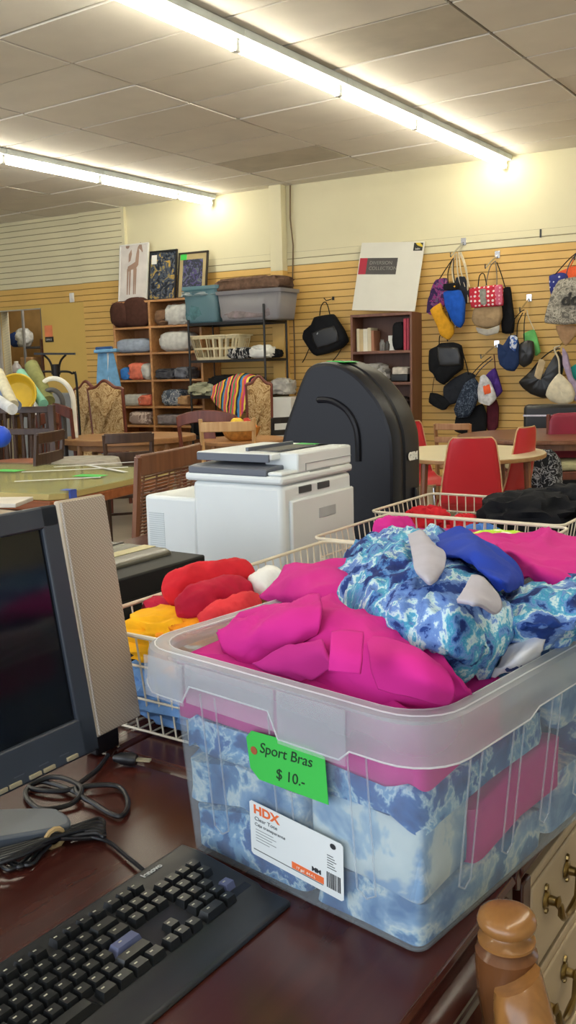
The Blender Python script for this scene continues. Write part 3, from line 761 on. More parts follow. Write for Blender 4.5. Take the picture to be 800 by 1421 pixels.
heapw('black_jacket', -.76, 2.66, .84, .34, .20, .14, blackc, 'black garment hanging over the right rim of the farthest basket', 15, -.1, .3, 2.6, grp=G)
heapw('red_sleeve_shirt', -1.17, 2.44, .80, .12, .15, .125, red1, 'bright red garment at the left of the farthest wire basket', 2, 0, .25, 2.6, grp=G)
heapw('red_vest', -1.06, 2.46, .80, .09, .12, .105, red1, 'second red garment right of the first in the farthest basket', 22, 0, .3, 2.6, grp=G)
heapw('blue_shirt', -.98, 2.39, .79, .12, .10, .105, cloth('mid_blue', '4a7ac8'), 'mid blue garment at the near side of the farthest basket', 12, grp=G)
heapw('grey_print_shirt', -.80, 2.39, .78, .16, .10, .105, pattern('grey_violet_print', [(0, '3a3f63'), (.5, '8f95ab'), (.6, '50506f')], 20, 1), 'grey printed garment at the near right of the farthest basket', 13, grp=G)
heapw('purple_print_shirt', -.56, 2.0, .76, .26, .50, .18, pattern('purple_print', [(0, '2c1638'), (.45, '5a2f68'), (.58, '8a6a9a'), (.64, '2c1638')], 26, 1.5), 'dark purple printed garment at the right edge behind the pink heap', 9)
# ================================================================ keyboard
kb = thing('keyboard', 'black full size computer keyboard with palm rest lying on the desk', 'keyboard', (0, 0, .7505), 0)
A = onz(250, 1170, .765); B = onz(397, 1249, .758)
# local: x = along width (towards the user's right), y = away from user
ux = Vector((.02, 1, 0)).normalized(); uy = Vector((ux.y*-1, ux.x, 0))
cor = Vector((-.706, .786, 0))
KW, KD = .462, .186
org = cor-ux*KW*.94-uy*KD*.88
kb.scale = (.94, .88, 1)                     # front-left corner
kb.location = (org.x, org.y, .7505); kb.rotation_euler = (0, 0, math.atan2(ux.y, ux.x))
kbm = plain('keyboard_black', '26282a', .38); keym = plain('keycap_black', '1c1e20', .35); blu = plain('keycap_slate', '5c6384', .5)
legend = plain('key_legend', 'b9b7a4', .6)
b = MB(); b.prism([(0, 0), (KD, 0), (KD, .024), (KD-.004, .028), (KD-.035, .0275), (.052, .014), (.046, .010), (.004, .007), (0, .004)], 0, KW, ax='yz')
b.build('case', kbm, kb, bevel=.003)
MB().prism([(.055, .013), (KD-.04, .0255), (KD-.04, .0262), (.055, .0145)], .012, KW-.010, ax='yz').build('key_well', black, kb)
U = .0187
def key(mb, x, y, w, d, mi=0):
    z0 = .014+(y-.055)*.1345; h = .009
    M = Matrix.Translation((x+w/2, y+d/2, z0+h/2+.001))
    mb.mat(mi).box(0, 0, 0, w-.0022, d-.0022, h, M, .78)
    mb.mat(2).box(-w*.14, d*.08, h/2+.0001, min(w, U)*.22, d*.10, .0002, M)
rowsK = [(.144, [(.016, 1)]+[(.016+(2+i+(i//4)*.5)*U, 1) for i in range(12)]+[(.016+(15.25+i)*U, 1) for i in range(3)]),
         (.1225, [(.016+i*U, 1) for i in range(13)]+[(.016+13*U, 2)]+[(.016+(15.25+i)*U, 1) for i in range(3)]+[(.016+(18.5+i)*U, 1) for i in range(4)]),
         (.1225-U, [(.016, 1.5)]+[(.016+(1.5+i)*U, 1) for i in range(12)]+[(.016+13.5*U, 1.5)]+[(.016+(15.25+i)*U, 1) for i in range(3)]+[(.016+(18.5+i)*U, 1) for i in range(4)]),
         (.1225-2*U, [(.016, 1.75)]+[(.016+(1.75+i)*U, 1) for i in range(11)]+[(.016+12.75*U, 2.25, 1)]+[(.016+(18.5+i)*U, 1) for i in range(3)]),
         (.1225-3*U, [(.016, 2.25)]+[(.016+(2.25+i)*U, 1) for i in range(10)]+[(.016+12.25*U, 2.75)]+[(.016+16.25*U, 1)]+[(.016+(18.5+i)*U, 1) for i in range(3)]+[(.016+21.5*U, 1, 1)]),
         (.1225-3.75*U, [])]
rowsK[-1] = (.1225-3.95*U, [(.016, 1.5), (.016+1.5*U, 1.25), (.016+2.75*U, 1.25), (.016+4*U, 6), (.016+10*U, 1.25), (.016+11.25*U, 1.25), (.016+12.5*U, 1.25), (.016+13.75*U, 1.25)]+[(.016+(15.25+i)*U, 1) for i in range(3)]+[(.016+18.5*U, 2), (.016+20.5*U, 1)])
cnt = 0
for y, ks in rowsK:
    for kk in ks:
        k1 = MB(); mi = 1 if len(kk) > 2 else 0
        key(k1, kk[0], y, kk[1]*U, U, mi)
        if kk[1] == 1 and y == .1225-3*U and kk[0] > .4: pass
        k1.build('key', [keym, blu, legend], kb, smooth=0)
text('lenovo', 'brand_lettering', .012, plain('lettering_silver', 'b9bcbc', .4), kb, Matrix.Translation((.375, .166, .0286)), 0, .0002, .0004)
# ================================================================ monitor
mon = thing('monitor', 'black flat screen computer monitor switched off at the left edge', 'monitor', (0, 0, 0), 0)
TRm = Vector((-.956, .846, 1.172)); BRm = Vector((-.900, .846, .834))
upv = (TRm-BRm).normalized(); al = Vector((.0, 1, 0)); nrm = al.cross(upv); 
Hm, Wm = (TRm-BRm).length, .405
Mm = frame(BRm-al*Wm, al, upv)   # x along +Y, y up, z = out to +X
mon.location = (BRm.x-.05, BRm.y-Wm/2, .752)
inv = Matrix.Translation(-Vector(mon.location))
MM = inv @ Mm
bez = plain('monitor_bezel', '333a45', .45); 
g = MB()
bw = .030
g.b2(0, Wm, Hm-bw, Hm, -.03, .0, MM).b2(0, bw, 0, Hm, -.03, 0, MM).b2(Wm-bw, Wm, .0, Hm, -.03, 0, MM).b2(0, Wm, 0, .052, -.03, .0, MM)
g.build('bezel', bez, mon, bevel=.003)
g = MB().b2(bw-.002, Wm-bw+.002, .05, Hm-bw+.002, -.02, -.006, MM); g.build('screen', plain('screen_glass', '0c0e13', .12, 0, .0), mon)
g = MB(); g.b2(.02, Wm-.02, .02, Hm-.02, -.055, -.028, MM); g.build('back_shell', bez, mon, bevel=.008)
for k, xk in enumerate((.40-.055, .40-.095, .40-.118, .40-.150, .40-.172, .40-.21)):
    MB().b2(xk, xk+.019, .004, .0095, -.001, .003, MM).build('button', plain('button_tan', 'a49a80', .4, .3), mon, bevel=.0008)
sg_ = plain('bezel_marks', '4a505c', .6)
for xk in (.335, .30, .26, .215): MB().b2(xk, xk+.016, .0145, .0158, -.0005, .0004, MM).build('button_marking', sg_, mon, smooth=0)
# foot and neck
gs = plain('slate_plastic', '4c545e', .4)
ft = MB(); c0 = onz(20, 1155, .77); pts = [onz(-60, 1125, .77), onz(60, 1121, .77), onz(85, 1126, .77), onz(98, 1138, .77), onz(85, 1148, .77), onz(20, 1160, .77), onz(-60, 1172, .77)]
pts = [(p.x-mon.location.x, p.y-mon.location.y) for p in spline(pts, 5)]
ft.prism(pts, .002, .019, ax='xy'); ft.build('foot', gs, mon, bevel=.004)
MB().bar((-.02, -.06, .015), (-.02, -.06, .20), .05, .09).build('neck', gs, mon, bevel=.008)
# ================================================================ beige perforated panel behind the monitor
BLs, BRs, TLs = atd(139, 1024, 1.405), atd(197, 995, 1.49), atd(70, 697, 1.365)
t = thing('speaker', 'tall beige speaker with a perforated front leaning behind the monitor', 'speaker', (BLs.x, BLs.y, .752))
beige = plain('beige_plastic', 'b8aa94', .55); 
k = N('beige_perforated'); v = k.coords((1, 1, 1)); vo = k.n('ShaderNodeTexWave'); vo.wave_type = 'BANDS'; vo.bands_direction = 'DIAGONAL'
vo.inputs['Scale'].default_value = 110; k.l(v, vo.inputs['Vector'])
v2 = k.n('ShaderNodeTexWave'); v2.bands_direction = 'Z'; v2.inputs['Scale'].default_value = 120; k.l(v, v2.inputs['Vector'])
mx = k.n('ShaderNodeMath'); mx.operation = 'MULTIPLY'; k.l(vo.outputs['Fac'], mx.inputs[0]); k.l(v2.outputs['Fac'], mx.inputs[1])
k.l(k.ramp(mx.outputs[0], [(.35, 'a0968a'), (.75, 'cbc2b2')]), k.b.inputs['Base Color']); k.b.inputs['Roughness'].default_value = .6
perf = k.m
sx_ = (BRs-BLs); Wsp = sx_.length; syv = TLs-BLs; syv = syv-sx_.normalized()*syv.dot(sx_.normalized())
Ms = Matrix.Translation(-Vector(t.location)) @ frame(BLs, sx_, syv); Hs = syv.length
MB().b2(-.055, -.03, .02, .07, 0, BLs.z-.72).build('foot', black, t, bevel=.003)  # added support block, black so it reads as shade under the speaker
g = MB(); g.b2(0, Wsp, 0, Hs, -.016, -.004, Ms); g.build('cabinet', beige, t, bevel=.003)
g = MB(); g.b2(.002, Wsp-.002, .003, Hs-.003, -.006, 0, Ms); g.build('grille', perf, t, bevel=.001)
# ================================================================ cables
def cable(name, pts, r, label, cat='cable', n=8, flat=1, parent=None, mat=None):
    P = spline([onz(*p) for p in pts], 8); c = sum(P, Vector())/len(P); c.z = .7505
    o = MB().tube([p-c for p in P], r, n, flat=flat).build(name, mat or black, None, c); tag(o, label, cat); return o
cable('power_cord', [(108, 1100, .758), (60, 1085, .756), (35, 1100, .756), (55, 1122, .756), (100, 1115, .757), (112, 1092, .765), (75, 1078, .764), (40, 1092, .757), (80, 1098, .758), (130, 1090, .760), (165, 1092, .757), (178, 1115, .756), (165, 1133, .756), (130, 1115, .757), (105, 1095, .762), (135, 1068, .757), (150, 1048, .757)], .0036, 'black power cord looping on the desk below the monitor')
t = thing('plug', 'black plug with a pale metal blade lying at the back edge of the desk', 'plug', (0, 0, 0)); p0, p1 = onz(158, 1052, .762), onz(190, 1054, .762)
t.location = p0; d_ = p1-p0
MB().tube([Vector(), d_*.3, d_*.8, d_], [.005, .009, .011, .008], 10).build('plug_body', black, t)
MB().bar(d_, d_+d_.normalized()*.022, .008, .003).build('prong', plain('prong_metal', 'd8cfa8', .3, .6), t)
t = thing('cable_bundle', 'bundle of black cable held by a tan tie in front of the monitor foot', 'cable', (0, 0, 0)); cb = onz(80, 1160, .76); t.location = (cb.x, cb.y, .7505)
g = MB(); Rk = random.Random(4)
for i in range(6):
    o1 = Rk.uniform(-4, 4)
    P = [onz(-40, 1190+i*4, .757+.003*(i % 3)), onz(30, 1172+i*3, .762+.002*i), onz(80, 1155+i*2.0, .758+.0036*(i % 4)), onz(120+i*2, 1141+i*3, .762), onz(138+i, 1136+i*5, .76), onz(144, 1144+i*3, .758), onz(125, 1158+i, .756), onz(84, 1164, .755+.002*i)]
    g.tube([p-t.location for p in spline(P, 6)], .0028, 7)
for i in range(3):
    P = [onz(-20, 1160+i*10, .756), onz(-5+i*14, 1190+i*4, .756), onz(12+i*16, 1207-i*4, .756), onz(38+i*10, 1190-i*3, .757), onz(50+i*10, 1172, .76)]
    g.tube([p-t.location for p in spline(P, 6)], .0026, 7)
g.build('cable_loops', black, t)
tp_ = onz(76, 1163, .762)-t.location
MB().tube([tp_+Vector((_c(a*PI/6)*.003, _c(a*PI/6)*.012, _s(a*PI/6)*.012)) for a in range(12)], .0035, 6, True).build('cable_tie', plain('tan_tie', 'b59a6a', .7), t)
cable('thin_cord', [(120, 1160, .757), (150, 1168, .756), (178, 1190, .756), (200, 1208, .757)], .0026, 'thin black cord running from the bundle to the keyboard')
# ================================================================ printer
PX = -1.30
pc = onx(392, 690, PX); pr = onx(488, 650, PX); pl = ony(268, 700, pc.y); pf = ony(201, 700, pc.y)
Wp = pr.y-pc.y; Dp = pc.x-pl.x; z0 = .752
prt = thing('printer', 'white multifunction office printer with a grey top tray', 'printer', (pc.x-Dp/2, pc.y+Wp/2, z0))
def Lx(x): return x+Dp/2
def Ly(y): return y-Wp/2
pwh = plain('printer_white', 'd6dcdc', .4, 0, .02); pgr = plain('printer_grey', '5a5f69', .45, 0, .03)
zb = onx(392, 674, PX).z-z0; 
b = MB(); b.b2(Lx(-Dp), Lx(0), Ly(0), Ly(Wp), 0, zb); b.build('body', pwh, prt, bevel=.014)
b = MB(); b.b2(Lx(-Dp-.02), Lx(.004), Ly(-.006), Ly(Wp+.002), zb, zb+.022); b.build('scanner_frame', pwh, prt, bevel=.008)
b = MB(); zz = zb+.022
b.prism([(Ly(-.004), zz-.002), (Ly(-.004), zz+.016), (Ly(.02), zz+.02), (Ly(Wp*.75), zz+.022), (Ly(Wp*.75), zz-.002)], Lx(-Dp-.008), Lx(-.045), ax='yz'); b.build('output_tray', pgr, prt, bevel=.003)
b = MB(); b.b2(Lx(-.105), Lx(.0), Ly(.075), Ly(Wp), zz, zz+.052); b.b2(Lx(-.045), Lx(.0), Ly(.0), Ly(.08), zz, zz+.010)
b.build('feeder_housing', pwh, prt, bevel=.007)
b = MB(); b.b2(Lx(-Dp-.01), Lx(-.055), Ly(.035), Ly(Wp), zz+.034, zz+.052); b.build('feeder_lid', pwh, prt, bevel=.004)
b = MB(); b.b2(Lx(-Dp-.004), Lx(-.060), Ly(.029), Ly(.036), zz+.030, zz+.050); b.b2(Lx(-.16), Lx(-.075), Ly(.09), Ly(Wp-.05), zz+.0515, zz+.0535); b.b2(Lx(-.17), Lx(-.16), Ly(.08), Ly(Wp-.05), zz+.05, zz+.062); b.build('paper_guide', pgr, prt, bevel=.0015)
b = MB(); b.b2(Lx(-.155), Lx(-.08), Ly(.10), Ly(Wp-.06), zz+.053, zz+.0545); b.build('paper_slot', black, prt, smooth=0)
g_ = MB().b2(Lx(-.16), Lx(-.10), Ly(Wp-.048), Ly(Wp-.008), zz+.0525, zz+.0532).build('green_sticker', greentag, prt, smooth=0); g_['label'] = 'green price sticker'
b = MB(); b.b2(Lx(-Dp-(pl.x-pf.x)), Lx(-Dp+.01), Ly(.0), Ly(Wp*.8), 0, onx(392, 690, PX).z-z0-.02); b.build('rear_cover', pwh, prt, bevel=.010)
b = MB()
for k in range(26): b.b2(Lx(-Dp-(pl.x-pf.x)+.015), Lx(-Dp-(pl.x-pf.x)+.07), Ly(-.0012), Ly(0), .05+k*.006, .0535+k*.006)
b.build('side_vent', plain('vent_grey', 'bac2c3', .5), prt, smooth=0)
b = MB(); b.b2(Lx(-.002), Lx(.010), Ly(.028), Ly(Wp-.004), .03, zb-.042); b.build('paper_door', pwh, prt, bevel=.005)
b = MB(); b.b2(Lx(.009), Lx(.0115), Ly(.155), Ly(.24), zb-.105, zb-.078); b.build('door_recess', plain('recess_grey', 'aab0b2', .5), prt, bevel=.002)
b = MB(); b.b2(Lx(-.004), Lx(.0025), Ly(.075), Ly(.135), zb-.030, zb-.012); b.b2(Lx(-.004), Lx(.0025), Ly(.165), Ly(.225), zb-.030, zb-.012); b.build('slot', plain('slot_dark', '3f4244', .6), prt, bevel=.002)
b = MB(); b.b2(Lx(.0), Lx(.0012), Ly(.13), Ly(.23), zb+.018, zb+.0225); b.b2(Lx(.0), Lx(.0016), Ly(.11), Ly(Wp-.002), zz+.022, zz+.0235).b2(Lx(.0), Lx(.0016), Ly(.11), Ly(.112), zz+.004, zz+.023).build('seam', plain('seam_grey', '8d9496', .6), prt, smooth=0)
# ================================================================ cassette deck / stereo
st = thing('stereo', 'black tabletop stereo deck with a dusty lid behind the red clothes', 'stereo', (-1.45, 1.30, .752))
b = MB(); b.b2(-.2, .19, -.21, .225, 0, .195); b.build('body', plain('stereo_black', '131416', .55, spec=.25), st, bevel=.004)
b = MB(); b.prism([(-.2, .19), (.12, .19), (.12, .202), (.105, .208), (-.2, .208)], -.21, .195); b.build('lid', plain('dusty_lid', '5b594d', .25, 0, .15, 9), st, bevel=.003)
b = MB(); b.b2(-.03, -.022, -.21, .195, .2085, .2095).build('lid_seam', black, st, smooth=0)
b = MB(); b.b2(.04, .075, -.21, .195, .2082, .2092).build('trim_strip', plain('trim_gold', 'b5ab78', .4, .2), st, smooth=0)
b = MB(); b.b2(.19, .192, -.2, .2, .1, .15); b.build('display', plain('display_black', '0c0d0f', .2), st)
b = MB()
for k in range(5): b.b2(.19, .1915, -.2, .2, .02+k*.012, .023+k*.012)
b.build('front_grille', plain('grille_grey', '4a4c4e', .5), st, smooth=0)
o = MB().b2(-.12, -.06, -.20, -.12, .2085, .2095).build('price_sticker', greentag, st, smooth=0)
text('88', 'lid_writing', .07, black, st, Matrix.Translation((-.12, -.02, .2086)) @ Matrix.Rotation(PI/2, 4, 'Z'), 0, .0003)
# ================================================================ tall black hard shell case
CY = 2.74
ol = [(383, 660), (392, 600), (407, 555), (418, 525), (428, 508), (446, 502), (468, 505), (492, 518), (512, 538), (528, 560), (540, 588), (546, 620), (547, 700), (547, 760)]
P = [ony(x, y, CY) for x, y in ol]
cx = (P[0].x+P[-1].x)/2
case = thing('hard_case', 'tall black hard shell case with a domed top standing behind the printer', 'case', (cx, CY+.15, 0))
prof = [(p.x-cx, p.z) for p in spline(P, 4)]
prof = [(prof[0][0]-.045, .02), (prof[0][0]-.03, .5)]+prof+[(prof[-1][0]+.002, .3), (prof[-1][0]-.01, .02)]
cb_ = plain('case_black', '14151c', .42, 0, .03, spec=.3)
def inset(pf, s):
    mx_ = sum(p[0] for p in pf)/len(pf); mz = .75
    return [(mx_+(x-mx_)*s, (mz+(z-mz)*(1-(1-s)*.35))) for x, z in pf]
ring = lambda s, y: [(x, y, z) for x, z in inset(prof, s)]
b = MB(); R_ = [ring(.93, -.15), ring(.975, -.146), ring(.995, -.13), ring(1, -.10), ring(1.0, -.085), ring(.985, -.08), ring(.985, -.07), ring(1.01, -.065), ring(1.01, .03), ring(.985, .05), ring(.93, .065)]
b.grid(R_, closed=True); n_ = len(R_[0])
b.add(R_[0], [tuple(range(n_))[::-1]]); b.add(R_[-1], [tuple(range(n_))]); b.build('shell', cb_, case, smooth=35)
# raised arch on the flat face
ap = [ony(x, y, CY) for x, y in ((440, 555), (460, 556), (480, 568), (492, 586), (497, 606), (498, 640))]
b = MB(); b.tube([(p.x-cx, -.152, p.z) for p in spline(ap, 6)], [.004]+[.011]*29+[.011], 8, flat=1); b.build('moulded_arch', cb_, case)
gt = MB(); q0, q1 = ony(445, 503, CY), ony(470, 506, CY)
gt.bar((q0.x-cx, -.06, q0.z+.004), (q1.x-cx, -.06, q1.z+.008), .10, .002).build('green_sticker', greentag, case, smooth=0)
xr = max(x for x, z in prof)*1.01
zt_ = onx(558, 632, cx+xr).z
o = text('GEM', 'white_lettering', .034, paper, case, frame((xr+.004, -.052, zt_-.02), (0, 1, 0), (0, 0, 1)), 0, .0004, .003)
MB().b2(xr-.006, xr+.012, -.01, .01, zt_-.35, zt_-.12).build('latch', black, case, bevel=.004)
# ================================================================ chairs
def top2(l, r, dl, dr):   # two measured points on the back's top -> placement
    L, R = atd(*l, dl), atd(*r, dr); mid = (L+R)/2; d = R-L
    return mid, Vector((d.x, d.y)).length, math.atan2(d.y, d.x)
def chair(name, label, l, r, dl, dr, style, wm, seatm=None, zt=None, grp=None, face=1, cat='chair', seat_z=.45):
    mid, w, rz = top2(l, r, dl, dr); H = zt or mid.z
    t = thing(name, label, cat, (mid.x, mid.y, 0), rz, grp)
    hw = w/2; D = .42*face; seatm = seatm or wm
    lean = -.05*face
    pw = .032
    if style == 'uph':
        # arched upholstered back: outline frame and padded panel
        n = 26; out = []
        for k in range(n+1):
            a = k/n; x = -hw+2*hw*a
            zz = H-.10+.10*_s(PI*a)**.8+.02*_c(4*PI*a) if 0 < a < 1 else H-.10
            out.append((x*(.90 if k in (0, n) else 1), zz))
        poly = [(-hw*.86, .52)]+out+[(hw*.86, .52)]
        M_ = Matrix.Translation((0, lean, 0))
        b = MB(); P_ = [(x, lean*(z-.5)/(H-.5), z) for x, z in poly]
        b.tube(P_+[P_[0]], .019, 8); b.build('back_frame', wm, t)
        def rr_(s, y): return [(x*s, lean*(z-.5)/(H-.5)+y, (.52+H)/2+(z-(.52+H)/2)*s) for x, z in poly]
        b = MB().grid([rr_(.0, -.035), rr_(.6, -.035), rr_(.88, -.028), rr_(.98, -.01), rr_(.98, .01), rr_(.88, .028), rr_(.6, .035), rr_(0, .035)], closed=True)
        b.build('backrest', seatm, t, smooth=60)
        MB().box(0, D/2, .44, 2*hw, .46, .09, None, .92).build('seat', seatm, t, bevel=.02)
        for sx in (-1, 1):
            MB().tube([(sx*hw*.9, .0, 0), (sx*hw*.85, 0, .3), (sx*hw*.86, lean*.1, .54)], .02, 8).build('leg', wm, t)
            MB().tube([(sx*hw*.85, D, 0), (sx*hw*.85, D, .1), (sx*hw*.9, D, .41)], [.014, .018, .024], 8).build('leg', wm, t)
        return t
    for sx in (-1, 1):
        MB().tube([(sx*hw*.92, lean*-.4, 0), (sx*hw*.94, 0, .45), (sx*(hw-.01), lean*.6, (H+.45)/2), (sx*hw, lean*1.2, H-.01)], [.018, .02, .018, .017], 6).build('leg', wm, t)
        MB().tube([(sx*hw*.92, D, 0), (sx*hw*.95, D, .43)], [.014, .02], 6).build('leg', wm, t)
    b = MB(); b.box(0, D/2, seat_z, 2*hw+.02, .43, .03); b.build('seat', seatm, t, bevel=.01)
    b = MB()
    for zz in (.2,): b.bar((-hw*.9, 0, zz), (-hw*.9, D, zz), .018).bar((hw*.9, 0, zz), (hw*.9, D, zz), .018).bar((-hw*.9, D, .26), (hw*.9, D, .26), .018)
    b.build('stretcher', wm, t)
    def rail(z, h, y, bow=.02, arch=0, th=.02, wf=1.0):
        rows = []
        for k in range(13):
            a = -1+k/6; x = hw*wf*a; yy = y-bow*face*(1-a*a); az = arch*(1-a*a)
            rows.append([(x, yy-th/2, z+az-h/2), (x, yy+th/2, z+az-h/2), (x, yy+th/2, z+az+h/2), (x, yy-th/2, z+az+h/2)])
        m_ = MB().grid(rows, closed=True); m_.add(rows[0], [(0, 1, 2, 3)]); m_.add(rows[-1], [(0, 1, 2, 3)]); return m_
    if style == 'flat':
        rail(H-.035, .07, lean*1.2).build('crest_rail', wm, t, bevel=.005)
        rail(H-.21, .15, lean*.8).build('back_slat', wm, t, bevel=.004)
    elif style == 'slats':
        rail(H-.03, .055, lean*1.2).build('crest_rail', wm, t, bevel=.005)
        rail(H-.14, .05, lean).build('back_slat', wm, t, bevel=.004); rail(H-.25, .05, lean*.7).build('back_slat', wm, t, bevel=.004)
    elif style == 'open':
        rail(H-.07, .075, lean*1.2).build('crest_rail', wm, t, bevel=.005)
    elif style == 'arch':
        rail(H-.06, .09, lean*1.2, .03, .03).build('crest_rail', wm, t, bevel=.006)
        for k in range(5):
            x = hw*(-.7+.35*k); MB().tube([(x, 0, .46), (x*1.0, lean, H-.05)], .009, 6).build('spindle', wm, t)
    elif style == 'splat':
        rail(H-.05, .10, lean*1.2, .03, .045, .025).build('crest_rail', wm, t, bevel=.006)
        b = MB(); b.prism([(-.04, .46), (.04, .46), (.03, .55), (.075, .68), (.06, H-.06), (-.06, H-.06), (-.075, .68), (-.03, .55)], lean*.8-.006, lean*.8+.006); b.build('back_splat', wm, t, bevel=.004)
    elif style == 'cane':
        rail(H-.045, .09, lean*1.2, .02, 0).build('crest_rail', wm, t, bevel=.008)
        rail(.52, .05, 0, .01).build('lower_rail', wm, t, bevel=.005)
        b = MB(); nn = 26
        for k in range(nn): z = .55+(H-.1-.55)*k/(nn-1); b.bar((-hw+.01, lean*(z-.45)/(H-.45)*1.2, z), (hw-.01, lean*(z-.45)/(H-.45)*1.2, z), .0065)
        for k in range(5): x = -hw+2*hw*(k+.5)/5; b.bar((x, .004, .53), (x, lean*1.2+.004, H-.06), .012, .004)
        b.build('back_slats', wm, t)
    elif style == 'pad':
        b = MB(); lump(b, (0, lean, H-.36), 2*hw, .07, .36, 2, .01, 1, 24, .35); b.build('back_pad', seatm, t)
    return t
walnut = wood('walnut_chair', '6a4029', '84563a', 3, .35, 2); espresso = wood('espresso_chair', '35221a', '4a3326', 3, .4, 2)
mahog = wood('mahogany', '5e2c1f', '7a4030', 3, .35, 2); pale = wood('pale_wood', 'b58a58', 'cba471', 3, .45, 2)
floral = pattern('floral_upholstery', [(0, '8a6a42'), (.40, 'b08f62'), (.47, 'c9ae82'), (.55, '9a7a4c'), (.62, 'bfa175')], 11, 2.5, 3, .9)
chair('upholstered_chair', 'high backed floral upholstered dining chair, the rear left one partly hidden', (106, 532), (142, 530), 10.0, 9.8, 'uph', mahog, floral, 1.21)
chair('upholstered_chair', 'high backed floral upholstered dining chair behind the oval table, in front of its twin', (124, 533), (176, 534), 9.4, 9.2, 'uph', mahog, floral, 1.22)
chair('upholstered_chair', 'high backed floral upholstered dining chair in front of the metal rack', (341, 530), (378, 532), 9.0, 9.0, 'uph', mahog, floral, 1.23)
chair('dining_chair', 'dark brown slat back chair on the near side of the oval table', (143, 600), (209, 600), 6.5, 6.6, 'flat', espresso)
chair('dining_chair', 'dark brown slat back chair left of the oval table', (38, 600), (76, 597), 5.9, 6.3, 'flat', espresso)
chair('dining_chair', 'dark reddish chair with an arched crest behind the oval table at its left end', (62, 568), (104, 563), 8.4, 8.2, 'splat', mahog)
chair('dining_chair', 'reddish chair with a broad curved crest in front of the metal rack', (250, 577), (329, 574), 7.9, 7.8, 'splat', mahog)
chair('dining_chair', 'pale wooden chair at the table holding the fruit basket', (279, 579), (353, 578), 7.0, 7.0, 'open', pale)
chair('cane_back_chair', 'brown wooden chair with a close slatted back beside the glass topped table', (173, 628), (260, 617), 3.72, 4.25, 'cane', walnut)
chair('dining_chair', 'small black chair beside the tall black case', (374, 580), (400, 576), 8.3, 8.4, 'slats', plain('black_wood', '1c1a1a', .4))
chair('dining_chair', 'light brown ladder back chair below the black bags on the wall', (606, 588), (654, 585), 7.9, 7.8, 'slats', wood('tan_wood', '96663f', 'b0835a', 3, .4, 2))
burg = plain('burgundy_vinyl', '8c1f3a', .45)
chair('padded_chair', 'burgundy padded chair at the right edge against the slat wall', (759, 574), (835, 570), 7.4, 7.4, 'pad', mahog, burg)
chair('dining_chair', 'dark turned wood chair at the left edge behind the brown slat back chair', (-6, 566), (42, 566), 7.9, 8.1, 'arch', espresso)
chair('dining_chair', 'dark wooden chair with a pale seat left of the reddish arched chair', (44, 574), (72, 572), 7.4, 7.6, 'arch', mahog, plain('pale_seat', 'b5a890', .8))
# red shell chairs
redp = plain('red_lacquer', 'c0222e', .38, 0, .02); ply = wood('ply_edge', 'b9946a', 'cfae84', 3, .5, 0)
def red_chair(label, loc, rz, H=.92, scale=1):
    t = thing('red_chair', label, 'chair', loc, rz, None)
    prof = [(.40, .455, .40), (.30, .445, .41), (.16, .44, .41), (.06, .45, .40), (.01, .48, .385), (-.02, .54, .365), (-.045, .66, .34), (-.065, .78, .305), (-.075, H-.03, .27), (-.078, H, .22)]
    rows = []
    for y, z, w in spline([Vector(p) for p in prof], 4):
        rows.append([(w/2*(-1+k/5), y-.022*(1-(-1+k/5)**2) if z > .5 else y, z+(.015*(-1+k/5)**2 if z <= .5 else 0)) for k in range(11)])
    o = MB().grid(rows).build('shell', redp, t, smooth=180, solid=.006)
    eL = [r[0] for r in rows]; eR = [r[-1] for r in rows]
    MB().tube(eL+rows[-1][1:-1]+eR[::-1], .0052, 6).build('ply_edge', ply, t)
    for sx in (-1, 1):
        for y0_, y1_ in ((.06, -.03), (.32, .42)):
            MB().tube([(sx*.14, y0_, .435), (sx*.20, y1_, .02), (sx*.20, y1_, 0)], .010, 8).build('leg', chrome, t)
    return t
pp = atd(655, 608, 5.45); red_chair('red chair seen from behind in front of the round white table', (pp.x, pp.y, 0), .45, .905)
pp = atd(720, 594, 6.0); red_chair('red chair at the right side of the round white table, seen from its edge', (pp.x-.02, pp.y, 0), .6+.85, .915)
pp = atd(578, 590, 7.0); red_chair('red chair behind the black case at the left side of the round white table', (pp.x, pp.y, 0), .6-2.5, .90)
# ================================================================ tables
def table(name, label, cx, cy, rx, ry, rz, z, topm, edgem, legs=4, th=.03, edge=.05, legm=None, n=48, square=0, leg_r=.03):
    t = thing(name, label, 'table', (cx, cy, 0), rz); legm = legm or edgem
    e = square or 1
    P = [(math.copysign(abs(_c(2*PI*k/n))**e, _c(2*PI*k/n))*rx, math.copysign(abs(_s(2*PI*k/n))**e, _s(2*PI*k/n))*ry) for k in range(n)]
    MB().prism([(x*.99, y*.99) for x, y in P], z-.004, z, ax='xy').build('tabletop', topm, t)
    MB().prism(P, z-th, z-.004, ax='xy').build('table_edge', edgem, t, bevel=.004)
    if edge: MB().prism([(x*.9, y*.9) for x, y in P], z-th-edge, z-th, ax='xy').build('apron', edgem, t)
    k_ = .62 if not square else .85
    for sx in (-1, 1):
        for sy in (-1, 1): MB().tube([(sx*rx*k_*1.08, sy*ry*k_*1.08, 0), (sx*rx*k_, sy*ry*k_, z-th)], [leg_r*.7, leg_r], 8).build('leg', legm, t)
    return t
c1 = onz(179, 605, .75)
table('oval_table', 'oval wooden dining table with a worn light top in front of the floral chairs', c1.x, c1.y, .61, .50, YAW, .75, wood('worn_oak', 'a0744a', 'b98c5c', 3, .35, 0), wood('oak_edge', '8a5f3b', 'a17548', 3, .4, 0), th=.05)
c2 = onz(338, 609, .75)
table('oval_table', 'light wooden table carrying the fruit basket', c2.x, c2.y, .36, .40, YAW, .75, wood('light_top', 'a9784a', 'c4925f', 3, .35, 0), wood('oak_edge', '8a5f3b', 'a17548', 3, .4, 0))
c3 = onz(646, 627, .75)
